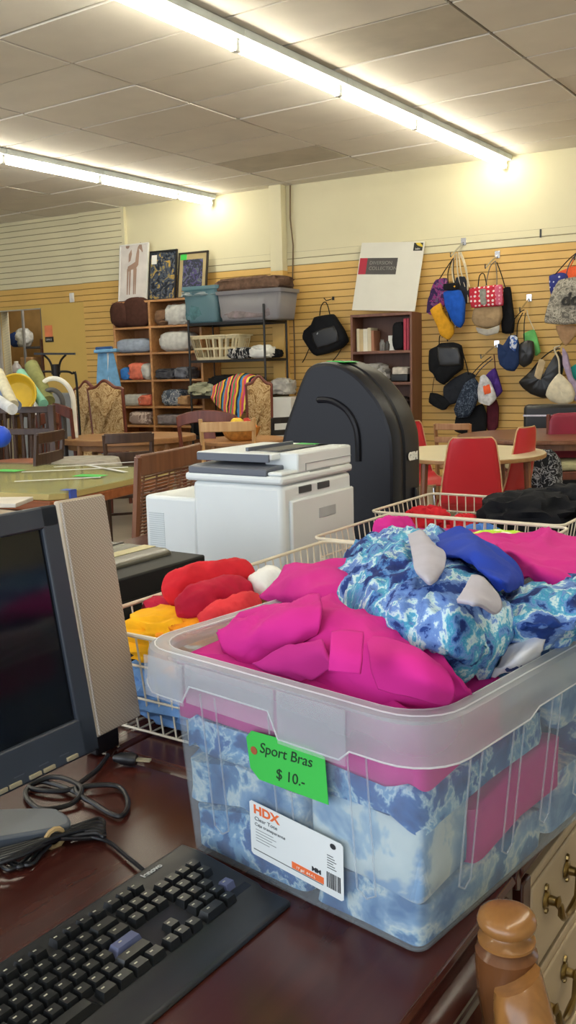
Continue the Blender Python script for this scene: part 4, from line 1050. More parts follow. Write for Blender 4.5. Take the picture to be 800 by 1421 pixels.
table('round_table', 'round table with a cream laminate top between the red chairs', c3.x, c3.y, .52, .56, YAW, .75, plain('cream_laminate', 'd8cfae', .35, 0, .03), wood('round_edge', '8f6a40', 'a97f50', 3, .4, 0), legm=walnut, leg_r=.024, edge=0, th=.028)
c4 = onz(775, 602, .75)
table('oval_table', 'brown wooden table behind the round table, cut by the right edge', c4.x, c4.y, .80, .66, YAW, .75, wood('brown_top', '6a4430', '845a42', 3, .3, 0), walnut, legm=walnut)
# glass topped table
gf = onz(80, 683, .76)
GX, GY = gf.x, gf.y
t = thing('dining_table', 'wooden dining table with a glass sheet taped on top, at the left', 'table', (GX-.85*_c(.17)-.58*_s(.17), GY-.85*_s(.17)+.58*_c(.17), 0), .17)
def cham(x0, x1, y0, y1, c): return [(x0, y0+c), (x0, y1-c), (x0+c, y1), (x1-c, y1), (x1, y1-c), (x1, y0+c), (x1-c, y0), (x0+c, y0)]
MB().prism(cham(-.85, .85, -.58, .58, .06), .715, .748, ax='xy').build('tabletop', plain('yellow_top', 'c4b072', .3, 0, .1, 3), t, bevel=.004)
MB().prism(cham(-.85, .85, -.58, .58, .06), .66, .714, ax='xy').build('apron', wood('orange_wood', '8a4c28', 'a5623a', 3, .3, 0), t, bevel=.006)
MB().prism(cham(-.86, .86, -.59, .59, .05), .7485, .756, ax='xy').build('glass_sheet', clear('table_glass', (.9, .93, .86), .88, .05, (.6, .62, .5), .3), t, bevel=.001)
MB().prism(cham(-.70, .0, -.52, .5, .02), .7565, .757, ax='xy').build('paper_sheet', plain('paper_beige', 'b3a878', .6), t, smooth=0) if False else None
for sx in (-1, 1):
    for sy in (-1, 1): MB().bar((sx*.76, sy*.5, 0), (sx*.76, sy*.5, .66), .07).build('leg', mahog, t)
GI = Matrix.Rotation(-.17, 4, 'Z') @ Matrix.Translation(-t.location)
tape = plain('white_tape', 'd2d3d6', .5)
b = MB()
for a, c in (((20, 668), (140, 662)), ((30, 655), (178, 648)), ((75, 648), (200, 640)), ((120, 645), (175, 655))):
    pa, pb_ = GI @ onz(*a, .757), GI @ onz(*c, .757); b.bar(pa, pb_, .03, .001)
b.build('tape_strip', tape, t, smooth=0)
bt = plain('blue_tape', '3b58b8', .5)
p_ = GI @ onz(131, 681, .757)
MB().b2(.80, .862, p_.y-.025, p_.y+.025, .757, .7585).b2(.851, .8625, p_.y-.025, p_.y+.025, .67, .7585).build('blue_tape', bt, t, smooth=0)
for q in ((12, 653), (125, 660)):
    g = GI @ onz(*q, .7575)
    MB().b2(g.x-.09, g.x+.09, g.y-.05, g.y+.05, .7575, .7585).build('green_sticker', greentag, t, smooth=0)
# pale table top just behind the monitor
t = thing('side_table', 'light brown tabletop just behind the monitor at the left', 'table', (-3.45, 2.2, 0))
MB().b2(-.6, .6, -.55, .5, .70, .735).build('tabletop', wood('taupe_top', '8d7a5e', 'a6937a', 3, .4, 0), t, bevel=.004)
for sx in (-1, 1):
    for sy in (-1, 1): MB().bar((sx*.55, sy*.45, 0), (sx*.55, sy*.45, .70), .05).build('leg', brownw, t)
q = onz(0, 697, .74)
mb = MB().box(0, 0, .012, .30, .22, .02).build('paper_tray', plain('tray_white', 'cfcac0', .5), None, (q.x+.02, q.y-.05, .7355), .5, bevel=.003); tag(mb, 'flat white tray lying on the light tabletop behind the monitor', 'tray')
# ================================================================ fruit basket
fb = thing('fruit_basket', 'small basket of orange and yellow fruit on the light wooden table', 'basket', (c2.x+.10, c2.y+.0, .751)); 
fb.location = onz(335, 611, .751)
MB().lathe([(.09, 0), (.13, .03), (.155, .08), (.165, .11), (.157, .11), (.145, .08), (.12, .035), (.02, .02)], 24).build('bowl', plain('wicker', 'b07a35', .7, 0, .3, 30), fb)
Rf = random.Random(2); fcol = [plain('fruit_orange', 'e8742a', .5), plain('fruit_yellow', 'e3c03a', .5), plain('fruit_red', 'c23a28', .5)]
for k in range(11):
    a = k*2.4; r = .10 if k < 7 else .05; z = .10 if k < 7 else .145
    o = MB(); lump(o, (0, 0, -.04), .08, .08, .08, k, .02, 1, 16, 1)
    o = o.build('orange' if k % 3 == 0 else ('lemon' if k % 3 == 1 else 'apple'), fcol[k % 3], None, fb.location+Vector((_c(a)*r, _s(a)*r, z)))
    tag(o, ['orange fruit heaped in the small basket', 'yellow fruit heaped in the small basket', 'red fruit heaped in the small basket'][k % 3], 'fruit', 'fruit in the small basket')
# ================================================================ shelving with linens (left)
def wthing(name, label, cat, u, z, off, grp=None): return thing(name, label, cat, wpt(u, z, off), TH, grp)
SU0, SU1, SD = -3.60, -2.27, .40
sh = wthing('bookcase', 'tall light brown open shelving full of pillows and folded linens', 'shelving', (SU0+SU1)/2, 0, .20)
hw = (SU1-SU0)/2; H_ = 2.17; mU = onw(210, 500, SD)[0]-(SU0+SU1)/2
for x in (-hw+.015, mU, hw-.015): MB().b2(x-.015, x+.015, -.2, .185, 0, H_).build('side_panel', oak, sh, bevel=.002)
for z in (H_, 1.86, 1.545, 1.215, .89, .655, .33): MB().b2(-hw+.002, hw-.002, -.195, .18, z-.025, z).build('shelf', oak, sh, bevel=.002)
MB().b2(-hw, hw, .18, .188, 0, H_).build('back_panel', wood('oak_back', '8a5a35', 'a06c42', 3, .5, 2), sh, smooth=0)
def wl(name, r, off, depth, mat, label, cat, seed=0, amp=.1, e=.6, grp='linens on the shelving', fr=2.4, dz=0, zfix=None):
    u0, zb = onw(r[0], r[3], off); u1, _ = onw(r[2], r[3], off); _, zt = onw((r[0]+r[2])/2, r[1], off)
    if zfix is not None: zt += zfix-zb; zb = zfix
    mb = MB(); lump(mb, (0, 0, 0), (u1-u0)*1.04, depth, max(.03, zt-zb), seed, amp*1.7, fr*1.2, 34, e*.85)
    o = mb.build(name, mat, None, wpt((u0+u1)/2, zb+.001, off-depth/2+.02 if depth < off else off/2), TH, smooth=75); tag(o, label, cat, grp); return o
brown = cloth('brown_velvet', '4a2f27'); lg = cloth('blue_grey_cotton', '9aa5b5'); wg = cloth('white_grey_cotton', 'c6c5bf'); salmon = cloth('salmon_cotton', 'de7a62')
wl('cushion', (151, 418, 178, 456), .42, .30, brown, 'round brown cushion at the left end of the top compartment', 'cushion', 1, .03, .8, zfix=1.861)
wl('cushion', (170, 413, 206, 455), .40, .14, brown, 'brown cushion leaning in the top left compartment', 'cushion', 2, .03, .8, zfix=1.861)
wl('rolled_blanket', (214, 430, 232, 453), .38, .3, cloth('taupe', '7d5f48'), 'brown rolled blanket in the top right compartment', 'blanket', 3, .12, .8, zfix=1.861)
wl('blanket', (229, 424, 262, 453), .38, .3, wg, 'pale grey blanket folded in the top right compartment', 'blanket', 4, .12, .6, zfix=1.861)
wl('pillow', (158, 468, 205, 489), .38, .3, lg, 'blue grey pillow in the second left compartment', 'pillow', 5, .05, .7, zfix=1.546)
wl('pillow', (220, 460, 262, 489), .38, .3, wg, 'plump white pillow in the second right compartment', 'pillow', 6, .06, .7, zfix=1.546)
wl('folded_blanket', (168, 510, 180, 527), .36, .22, cloth('bright_blue', '3a78c0'), 'small blue cloth at the left of the third compartment', 'cloth', 7, .1, .6, zfix=1.216)
wl('folded_blanket', (178, 504, 200, 527), .36, .28, salmon, 'salmon pink blanket in the third left compartment', 'blanket', 8, .15, .7, zfix=1.216)
wl('folded_blanket', (196, 502, 209, 524), .36, .26, wg, 'white cloth beside the salmon blanket', 'cloth', 9, .12, .7, zfix=1.216)
wl('folded_blanket', (216, 515, 244, 529), .36, .28, cloth('charcoal_pattern', '4a4a50', .4), 'dark patterned cloth in the third right compartment', 'cloth', 10, .2, .6, zfix=1.216)
wl('folded_blanket', (243, 512, 262, 528), .36, .26, cloth('slate', '6e7078', .4), 'grey cloth at the right of the third shelf', 'cloth', 11, .2, .6, zfix=1.216)
wl('folded_blanket', (172, 548, 197, 564), .36, .3, wg, 'white folded linen on the fourth left shelf', 'linen', 12, .08, .45, zfix=.891)
wl('folded_blanket', (192, 545, 210, 560), .36, .26, salmon, 'salmon folded linen on the fourth left shelf', 'linen', 13, .1, .5, zfix=.891)
wl('folded_blanket', (225, 541, 251, 563), .36, .28, pattern('grey_plaid', [(0, '55606e'), (.48, 'b8bcc0'), (.55, '7a8290')], 16, .4), 'grey plaid cloth on the fourth right shelf', 'cloth', 14, .12, .6, zfix=.891)
wl('folded_blanket', (247, 548, 262, 562), .36, .24, cloth('tan_cotton', 'b8926a'), 'tan cloth beside the grey plaid one', 'cloth', 15, .12, .6, zfix=.891)
wl('folded_blanket', (180, 572, 209, 590), .36, .3, pattern('pink_grey_print', [(0, 'b09a94'), (.5, 'd8c6bf'), (.6, '8f7a74')], 10, 1), 'pinkish grey bedding on the lowest visible left shelf', 'linen', 16, .08, .45, zfix=.656)
wl('folded_blanket', (218, 576, 252, 590), .36, .3, cloth('dusty_grey', '8c8488', .3), 'grey folded bedding on the lowest visible right shelf', 'linen', 17, .1, .5, zfix=.656)
wl('folded_blanket', (240, 563, 262, 577), .50, .1, cloth('dark_red_cotton', 'a02a3c'), 'dark red cloth at the front of the lowest right shelf', 'cloth', 18, .1, .5, zfix=.70) if False else None
# ---------------- pictures on top
def picture(name, label, quadpx, off, fcol, fw):
    c4 = [wpt(*onw(x, y, off), off) for x, y in quadpx]   # TL TR BR BL
    u0 = (onw(*quadpx[0], off)[0]+onw(*quadpx[3], off)[0])/2; u1 = (onw(*quadpx[1], off)[0]+onw(*quadpx[2], off)[0])/2
    zt = (onw(*quadpx[0], off)[1]+onw(*quadpx[1], off)[1])/2
    zb = 2.172
    w_, h_ = u1-u0, zt-zb
    t = wthing(name, label, 'picture', (u0+u1)/2, zb, off+.05)
    lean = math.atan2(.09, h_); t.rotation_euler = (-lean, 0, TH)
    b = MB(); b.b2(-w_/2, w_/2, -.012, .012, 0, fw).b2(-w_/2, w_/2, -.012, .012, h_-fw, h_).b2(-w_/2, -w_/2+fw, -.012, .012, 0, h_).b2(w_/2-fw, w_/2, -.012, .012, 0, h_)
    b.build('frame', fcol, t, bevel=.002); return t, w_, h_
t, w_, h_ = picture('framed_picture', 'white framed giraffe print leaning on top of the shelving', ((167, 338), (207, 336), (205, 414), (165, 418)), .14, white, .018)
MB().b2(-w_/2+.015, w_/2-.015, -.004, .006, .015, h_-.015).build('print', plain('print_paper', 'd5d0cc', .6), t, smooth=0)
gi = plain('giraffe_brown', 'a08474', .8)
b = MB(); y_ = -.0055
def fl(poly): b.prism(poly, y_, y_+.001)
fl([(-.10, .36), (-.06, .40), (.04, .42), (.075, .46), (.085, .62), (.075, .66), (.11, .64), (.13, .61), (.14, .62), (.12, .70), (.10, .74), (.085, .71), (.06, .68), (.04, .60), (.025, .50), (-.04, .47), (-.09, .45)])
for x in (-.09, -.055, .01, .035): fl([(x-.008, .10), (x+.008, .10), (x+.016, .42), (x-.012, .42)])
fl([(-.08, .60), (-.04, .66), (-.03, .60), (-.05, .52), (-.08, .50)]); b.lathe([(.0, 0), (.03, .001)], 12, Matrix.Translation((-.10, y_, .70)) @ Matrix.Rotation(PI/2, 4, 'X'))
b.build('giraffe_drawing', gi, t, smooth=0)
t, w_, h_ = picture('framed_picture', 'dark framed picture of yellow flowers behind glass, between the giraffe and the matted print', ((208, 347), (246, 345), (245, 412), (207, 414)), .16, plain('frame_black', '1c1d20', .3), .022)
MB().b2(-w_/2+.015, w_/2-.015, -.004, .006, .015, h_-.015).build('print', pattern('flower_print', [(0, '2c3038'), (.45, '4a5260'), (.55, '8a7f58'), (.62, 'c09a48'), (.7, '5a6a78')], 9, 2, 5, .12), t, smooth=0)
MB().b2(-w_/2+.03, -w_/2+.11, -.0055, -.0045, h_-.16, h_-.05).build('price_sticker', paper, t, smooth=0)
t, w_, h_ = picture('framed_picture', 'dark framed print with a tan mat and a green sticker, right of the flower picture', ((248, 349), (289, 347), (288, 410), (247, 412)), .16, plain('frame_brownblack', '2f2a24', .35), .022)
MB().b2(-w_/2+.015, w_/2-.015, -.004, .006, .015, h_-.015).build('mat', plain('mat_tan', 'a5946a', .7), t, smooth=0)
MB().b2(-w_/2+.07, w_/2-.07, -.0055, -.0045, .09, h_-.09).build('print', pattern('violet_print', [(0, '3a3f48'), (.5, '55507a'), (.58, '6d7a70'), (.65, '45465c')], 12, 2, 5, .3), t, smooth=0)
MB().b2(-w_/2+.03, -w_/2+.12, -.007, -.006, h_-.09, h_-.02).build('green_sticker', greentag, t, smooth=0)
# ---------------- metal rack
RO, RB = .66, .16
ru0 = onw(262, 460, RO)[0]; ru1 = onw(367, 460, RO)[0]
rk = wthing('wire_rack', 'black metal shelf rack with plastic totes and a laundry basket', 'rack', (ru0+ru1)/2, 0, (RO+RB)/2)
hw = (ru1-ru0)/2; dy = (RO-RB)/2; bm_ = plain('rack_black', '1d1b1a', .4, .2)
for sx in (-1, 1):
    for sy in (-1, 1): MB().tube([(sx*hw, sy*dy, 0), (sx*hw, sy*dy, 1.89 if sx < 0 else 2.02)], .013, 8).build('post', bm_, rk)
RZs = (1.85, 1.43, 1.02, .55, .15)
for z in RZs:
    b = MB(); b.b2(-hw, hw, -dy-.006, -dy+.006, z-.03, z).b2(-hw, hw, dy-.006, dy+.006, z-.03, z).b2(-hw-.006, -hw+.006, -dy, dy, z-.03, z).b2(hw-.006, hw+.006, -dy, dy, z-.03, z)
    for k in range(18): b.tube([(-hw, -dy+2*dy*(k+.5)/18, z-.004), (hw, -dy+2*dy*(k+.5)/18, z-.004)], .003, 5)
    b.build('shelf', bm_, rk)
def ptote(label, r, off, depth, mat, seed, zfix):
    u0, zb = onw(r[0], r[3], off); u1, _ = onw(r[2], r[3], off); _, zt = onw((r[0]+r[2])/2, r[1], off); w_ = u1-u0; h_ = zt-zfix
    t = wthing('plastic_tote', label, 'storage tote', (u0+u1)/2, zfix+.002, off-depth/2, 'totes on top of the rack')
    def L(s, z, o=0): return rrect((w_/2)*s+o, depth/2*s+o, .04, z, 4, 3)
    b = MB().grid([L(.86, 0), L(.88, .02), L(.97, h_-.03)], closed=True); pb = L(.86, 0); b.add(pb, [tuple(range(len(pb)))]); b.build('tote_body', mat, t, smooth=50, solid=.003)
    b = MB().grid([L(.97, h_-.035, 0), L(.97, h_-.04, .015), L(.97, h_, .018), L(.96, h_, -.005), L(.95, h_-.02, -.01)], closed=True).build('rim', mat, t, smooth=50)
    return t, w_, h_
ct = clear('grey_tote_plastic', (.75, .75, .78), .35, .3, (.46, .45, .48)); cb2 = clear('blue_tote_plastic', (.5, .7, .76), .3, .3, (.22, .38, .44))
t, w_, h_ = ptote('blue green translucent tote at the left of the rack top, in a plastic bag', (254, 397, 303, 445), .66, .42, cb2, 1, 1.85)
o = wl('folded_blanket', (258, 398, 299, 442), .62, .34, cloth('teal_grey', '51757c', .3), 'blue green bedding filling the left tote on the rack', 'bedding', 3, .04, .35, 'bedding in the totes', zfix=1.858)
t, w_, h_ = ptote('wide grey translucent tote at the right of the rack top', (300, 402, 391, 444), .66, .44, ct, 2, 1.85)
wl('folded_blanket', (307, 406, 385, 442), .62, .36, cloth('mauve_grey', '857a7c', .3), 'grey bedding filling the wide tote on the rack', 'bedding', 5, .04, .35, 'bedding in the totes', zfix=1.858)
wl('blanket', (300, 381, 388, 404), .63, .34, cloth('brown_plush', '6d5546', .3), 'brown plush blanket bagged on top of the wide grey tote', 'blanket', 8, .12, .5, None, zfix=2.17)
wl('plastic_bag', (254, 392, 302, 402), .62, .36, clear('bag_film', (.8, .9, .9), .35, .15, (.65, .72, .74)), 'crinkled clear plastic bag draped over the left tote', 'bag', 9, .3, .6, None, 3.5, zfix=2.15)
# laundry basket
u0, zb = onw(262, 497, .62); u1, _ = onw(330, 497, .62); _, ztt = onw(300, 465, .62)
lb_ = wthing('laundry_basket', 'cream plastic laundry basket with slotted sides on the rack', 'basket', (u0+u1)/2, 1.432, .44)
w_ = (u1-u0)/2; h_ = ztt-1.43; bm2 = plain('basket_cream', 'd8cba6', .5, 0, .03)
b = MB(); Lr = lambda s, z, o=0: rrect(w_*s+o, .17*s+o, .05, z, 4, 12)
for z0_, z1_ in ((0, .03), (h_*.42, h_*.5), (h_-.04, h_)):
    s0, s1 = .80+.2*z0_/h_, .80+.2*z1_/h_; b.grid([Lr(s0, z0_), Lr(s1, z1_)], closed=True)
b.grid([Lr(1, h_-.012, .0), Lr(1, h_-.012, .014), Lr(1, h_, .014), Lr(1, h_, 0)], closed=True)
pb = Lr(.8, 0); b.add(pb, [tuple(range(len(pb)))])
A0, A1 = Lr(.8, 0), Lr(1, h_)
for k in range(0, len(A0)): 
    if k % 2 == 0: b.bar(A0[k], A1[k], .024, .003)
b.build('basket_body', bm2, lb_, smooth=0, solid=.003)
wl('patterned_cloth', (316, 482, 350, 498), .60, .22, pattern('bw_stripe', [(0, '202225'), (.5, 'd5d3cf'), (.58, '2a2c30')], 8, .5, 2, .8, 'CONSTANT', (5, .6, 1)), 'black and white striped cloth on the middle rack shelf', 'cloth', 3, .15, .7, 'items on the rack', zfix=1.432)
wl('white_plush', (346, 480, 374, 498), .60, .22, paper, 'white soft toy lump on the middle rack shelf', 'toy', 6, .2, .8, 'items on the rack', zfix=1.432)
wl('clear_bag', (342, 464, 368, 486), .56, .16, clear('bag_film2', (.9, .9, .88), .5, .2, (.8, .78, .74)), 'clear plastic bag standing behind the white toy', 'bag', 9, .3, .7, 'items on the rack', 3.5, zfix=1.52) if False else None
wl('black_shoe', (366, 488, 386, 500), .50, .16, blackc, 'black item at the right end of the middle rack shelf', 'shoe', 16, .2, .8, 'items on the rack', zfix=1.432)
wl('black_blanket', (288, 519, 352, 547), .58, .34, blackc, 'black blanket on the lower rack shelf', 'blanket', 12, .1, .6, 'items on the rack', zfix=1.022)
wl('cream_cloth', (262, 531, 292, 548), .64, .3, cloth('cream_green', 'a9aa90', .2), 'pale green cream cloth at the left of the lower rack shelf', 'cloth', 13, .25, .7, 'items on the rack', zfix=1.022)
wl('white_sneakers', (376, 524, 402, 545), .50, .2, cloth('sneaker_grey', 'b5b2ac'), 'pale shoes at the right of the lower rack shelf', 'shoes', 18, .25, .8, 'items on the rack', zfix=1.022)
wl('black_bag', (262, 549, 300, 572), .60, .3, blackc, 'black bag with white marks under the lower rack shelf', 'bag', 19, .1, .6, 'items on the rack', zfix=.552)
# crochet throw in chevron colours
k = N('rainbow_crochet'); v = k.coords(); wv = k.n('ShaderNodeTexWave'); wv.bands_direction = 'X'; wv.wave_profile = 'SAW'
wv.inputs['Scale'].default_value = 1.6; wv.inputs['Distortion'].default_value = 3.5; wv.inputs['Detail Scale'].default_value = .8; wv.inputs['Detail'].default_value = 1
k.l(v, wv.inputs['Vector'])
cols = ['e05a6a', 'f0c83a', '2a2f3a', '4a90c8', 'e8863a', 'd84a7a', 'f0d860', '20242c', 'e0606a', '5aa060']
k.l(k.ramp(wv.outputs['Fac'], [(i/10, c) for i, c in enumerate(cols)], 'CONSTANT'), k.b.inputs['Base Color']); k.b.inputs['Roughness'].default_value = .9
def wsheet(name, rows, mat, label, cat, kk=7, amp=.012, fr=9, seed=0, th=.008):
    R_ = sheet([[wpt(*onw(x, y, o_), o_) for x, y, o_ in r] for r in rows], kk, amp, fr, seed, WN)
    cen = sum((p for r in R_ for p in r), Vector())/(len(R_)*len(R_[0]))
    o = MB().grid([[p-cen for p in r] for r in R_]).build(name, mat, None, cen, smooth=180, solid=th); tag(o, label, cat); return o
wsheet('crochet_throw', [[(296, 536, .70), (318, 524, .66), (335, 518, .58), (352, 520, .5), (366, 528, .45)],
                         [(293, 550, .72), (316, 538, .72), (335, 528, .68), (356, 530, .62), (362, 540, .60)],
                         [(300, 562, .72), (314, 556, .73), (326, 548, .72), (340, 546, .70), (350, 552, .68)],
                         [(312, 572, .72), (316, 568, .73), (322, 566, .73), (328, 572, .72), (334, 580, .70)],
                         [(318, 580, .72), (320, 580, .73), (324, 582, .73), (328, 586, .72), (333, 592, .70)]], k.m, 'rainbow zigzag crochet throw hanging over the lower rack shelf', 'blanket')
wb_ = MB(); u0, zz0 = onw(374, 590, .55); u1, zz1 = onw(404, 551, .55)
wb_.box(0, 0, .5*(zz1), u1-u0, .3, zz1); o = wb_.build('white_cabinet', white, None, wpt((u0+u1)/2, 0, .4), TH, bevel=.01); tag(o, 'white box beneath the pale shoes behind the black chair', 'box')
# ================================================================ middle bookcase
BU0, BU1 = -.37, .32
bk = wthing('bookcase', 'brown bookcase against the slat wall holding books and bags of craft things', 'bookcase', (BU0+BU1)/2, 0, .15)
hw = (BU1-BU0)/2; bkw = wood('bookcase_brown', '6b4433', '7d5340', 3, .45, 2)
for s in (-1, 1): MB().b2(s*hw-.012, s*hw+.012, -.15, .14, 0, 1.87).build('side_panel', bkw, bk, bevel=.002)
for z in (1.87, 1.475, 1.14, .80, .46, .10): MB().b2(-hw+.012, hw-.012, -.148, .14, z-.03, z).build('shelf', bkw, bk, bevel=.002)
MB().b2(-hw, hw, .14, .148, 0, 1.87).build('back_panel', wood('bookcase_back', '5a3a2c', '6a4636', 3, .5, 2), bk, smooth=0)
MB().b2(-hw+.012, hw-.012, -.145, -.125, 0, .07).build('plinth', bkw, bk)
bcols = ['d8cdb0', 'c9b489', 'e0dccb', 'cfc4a8', 'a5745a']; x = BU0+.03
for i, cc in enumerate(bcols):
    wd = [.03, .045, .05, .04, .03][i]; hh = [.245, .235, .24, .25, .22][i]
    t = wthing('book', ['cream book at the left end of the bookcase top shelf', 'tan book second from the left on the top shelf', 'white book third from the left on the top shelf', 'beige book fourth from the left on the top shelf', 'brown book fifth from the left on the top shelf'][i], 'book', x+wd/2, 1.476, .14, 'books on the bookcase top shelf')
    MB().b2(-wd/2+.002, wd/2-.002, -.085, .085, .003, hh-.003).build('pages', paper, t)
    MB().b2(-wd/2, -wd/2+.002, -.09, .09, 0, hh).b2(wd/2-.002, wd/2, -.09, .09, 0, hh).b2(-wd/2, wd/2, -.092, -.088, 0, hh).build('cover', plain('book_'+cc, cc, .6), t); x += wd+.002
for i, (u, cc) in enumerate(((.235, 'b03048'), (.27, '9c2a40'))):
    t = wthing('binder', ['red binder left of its twin on the bookcase', 'red binder at the right end of the bookcase top shelf'][i], 'binder', u, 1.476, .15)
    MB().b2(-.015, .015, -.11, .11, 0, .33).build('cover', plain('binder_'+cc, cc, .5), t, bevel=.003)
    MB().b2(-.011, .011, -.105, .112, .004, .326).build('pages', paper, t)
wl('black_bag', (545, 446, 561, 485), .24, .12, blackc, 'black pouch beside the red binders on the bookcase', 'bag', 3, .08, .7, None, zfix=1.476)
def jar(name, label, u, z, off, r, h, mat):
    o = MB().lathe([(r*.9, 0), (r, .01), (r, h*.7), (r*.6, h*.82), (r*.6, h), (0, h)], 14).build(name, mat, None, wpt(u, z, off)); tag(o, label, 'jar', 'small jars on the bookcase')
glassm = clear('clear_glass', (.9, .92, .92), .7, .1, (.7, .72, .72))
jar('glass_jar', 'small glass jar left of the white card on the bookcase', -.05, 1.476, .2, .03, .12, glassm)
jar('glass_jar', 'small dark jar right of the glass one on the bookcase', .01, 1.476, .2, .028, .10, plain('dark_jar', '4a4540', .3))
u, z = onw(543, 475, .2)
o = MB().box(0, 0, .08, .10, .004, .16).build('white_card', paper, None, wpt(.07, 1.477, .2), TH+.2); o.rotation_euler = (-.15, 0, TH+.2); tag(o, 'white card propped on the bookcase top shelf', 'card')
wl('clear_bag', (499, 505, 532, 528), .24, .18, clear('bag_film3', (.9, .9, .88), .35, .2, (.75, .73, .70)), 'crumpled clear plastic bag on the second bookcase shelf', 'bag', 9, .35, .8, None, 3.2, zfix=1.141)
wl('paper_stack', (545, 504, 566, 517), .24, .18, cloth('paper_pile', 'bfb8ae', .3), 'stack of pale papers on the second bookcase shelf', 'papers', 2, .06, .4, None, zfix=1.20)
wl('black_box', (543, 517, 567, 528), .25, .2, black, 'low black box under the pale papers on the bookcase', 'box', 1, .01, .25, None, zfix=1.141)
wl('dark_bag', (537, 548, 562, 570), .22, .18, cloth('dark_taupe', '4c423f', .4), 'dark crumpled bag on the third bookcase shelf', 'bag', 11, .3, .8, None, zfix=.801)
# poster board on top
bu = [onw(x, y, .1) for x, y in ((503, 342), (590, 338), (575, 434), (489, 437))]
pb_ = wthing('poster_board', 'large white poster board leaning on the wall above the bookcase', 'poster', 0, 0, 0)
c_ = [wpt(*onw(503, 342, .03), .03), wpt(*onw(591, 338, .03), .03), wpt(*onw(577, 434, .20), .20), wpt(*onw(489, 437, .20), .20)]
for p in c_[2:]: p.z = 1.874
xo = (c_[2]-c_[3]).normalized(); yo = ((c_[0]-c_[3])+(c_[1]-c_[2]))/2; hgt = yo.length; yo = (yo-xo*yo.dot(xo)).normalized(); wid = ((c_[2]-c_[3]).length+(c_[1]-c_[0]).length)/2
sk = ((c_[0]-c_[3]).dot(xo)+(c_[1]-c_[2]).dot(xo))/2
pb_.location = c_[3]; pb_.rotation_euler = (0, 0, 0)
rotm = frame(Vector((0, 0, 0)), xo, yo)
tilt = Matrix.Rotation(-math.atan2(sk, hgt), 4, 'Z')   # board leans sideways a little
Mb = rotm @ tilt
hh = hgt/_c(math.atan2(sk, hgt))
dz_ = 0
Mb = Matrix.Translation((0, 0, .0+abs(wid*_s(math.atan2(sk, hgt))))) @ Mb
MB().b2(0, wid, 0, hh, -.008, .004, Mb).build('board', plain('board_white', 'd6d5cb', .6, 0, .02), pb_, bevel=.001)
MB().b2(.0+.01, .10, hh*.53, hh*.77, .0045, .006, Mb).build('red_block', plain('poster_red', 'a8243c', .5), pb_, smooth=0)
MB().b2(.10, wid*.62, hh*.53, hh*.77, .0045, .006, Mb).build('grey_block', plain('poster_grey', '4c4a4a', .5), pb_, smooth=0)
text('DIVERSION', 'poster_lettering', .054, plain('poster_text', '8d8b88', .6), pb_, Mb @ Matrix.Translation((.13, hh*.675, .0065)))
text('COLLECTION', 'poster_lettering', .054, MATS['poster_text'], pb_, Mb @ Matrix.Translation((.13, hh*.595, .0065)))
MB().b2(wid*.84, wid*.98, hh*.87, hh*.985, .0045, .006, Mb).build('logo_block', plain('logo_dark', '2c2e2a', .5), pb_, smooth=0)
MB().add([(wid*.86, hh*.985, .0066), (wid*.93, hh*.985, .0066), (wid*.975, hh*.945, .0066), (wid*.975, hh*.985, .0066), (wid*.98, hh*.92, .0066), (wid*.90, hh*.945, .0066)], [(0, 1, 2, 4, 5)], Mb).build('logo_swoosh', plain('logo_yellow', 'c9b13a', .5), pb_, smooth=0)
text('PIAZZA', 'logo_lettering', .022, paper, pb_, Mb @ Matrix.Translation((wid*.85, hh*.885, .0067))) if False else text('bdm', 'logo_lettering', .03, paper, pb_, Mb @ Matrix.Translation((wid*.87, hh*.885, .0067)))
# ================================================================ hooks and bags
def hook(px, py, label, tip=None, mat=chrome):
    u, z = onw(px, py, 0); t = wthing('wall_hook', label, 'hook', u, z, 0.0, 'chrome bag hooks on the slat wall')
    MB().b2(-.028, .028, -.008, .0, -.04, .035).build('plate', mat, t, bevel=.003)
    tip = tip or (px-20, py+22); ot = .26; tu, tz = onw(*tip, ot); inv = Matrix.Rotation(-TH, 4, 'Z')
    e_ = inv @ (wpt(tu, tz, ot)-t.location); e2 = inv @ (wpt(tu, tz+.04, ot+.01)-t.location)
    MB().tube([Vector((0, 0, -.01)), e_*.5, e_, e2], .008, 8).build('peg', mat, t)
for px, py, l, tp_ in ((644, 335, 'chrome hook holding the blue bag, uppermost on the wall', (626, 356)), (691, 353, 'chrome hook holding the red dotted bag', (674, 372)), (735, 413, 'chrome hook holding the navy and green bags', (722, 432)),
                  (690, 477, 'chrome hook above the patterned and purple bags', (668, 497)), (806, 345, 'chrome hook holding the grey lettered tote', (798, 360)), (786, 470, 'chrome hook holding the black hobo bag', (770, 488)), (634, 450, 'chrome hook holding the black backpack', (614, 468))):
    hook(px, py, l, tp_)
hk = wthing('wall_hook', 'small dark hook holding the black messenger bag', 'hook', *onw(463, 414, 0), 0.0)
MB().b2(-.012, .012, -.01, 0, -.02, .02).build('plate', black, hk); MB().tube([(0, 0, 0), (-.03, -.12, -.03), (-.05, -.14, 0)], .005, 6).build('peg', black, hk)
u, z = onw(751, 324, 0); o = MB().b2(-.008, .008, -.012, 0, -.04, .04).build('wall_clip', black, None, wpt(u, z, 0), TH); tag(o, 'small black clip on the cream slats above the bags', 'clip')
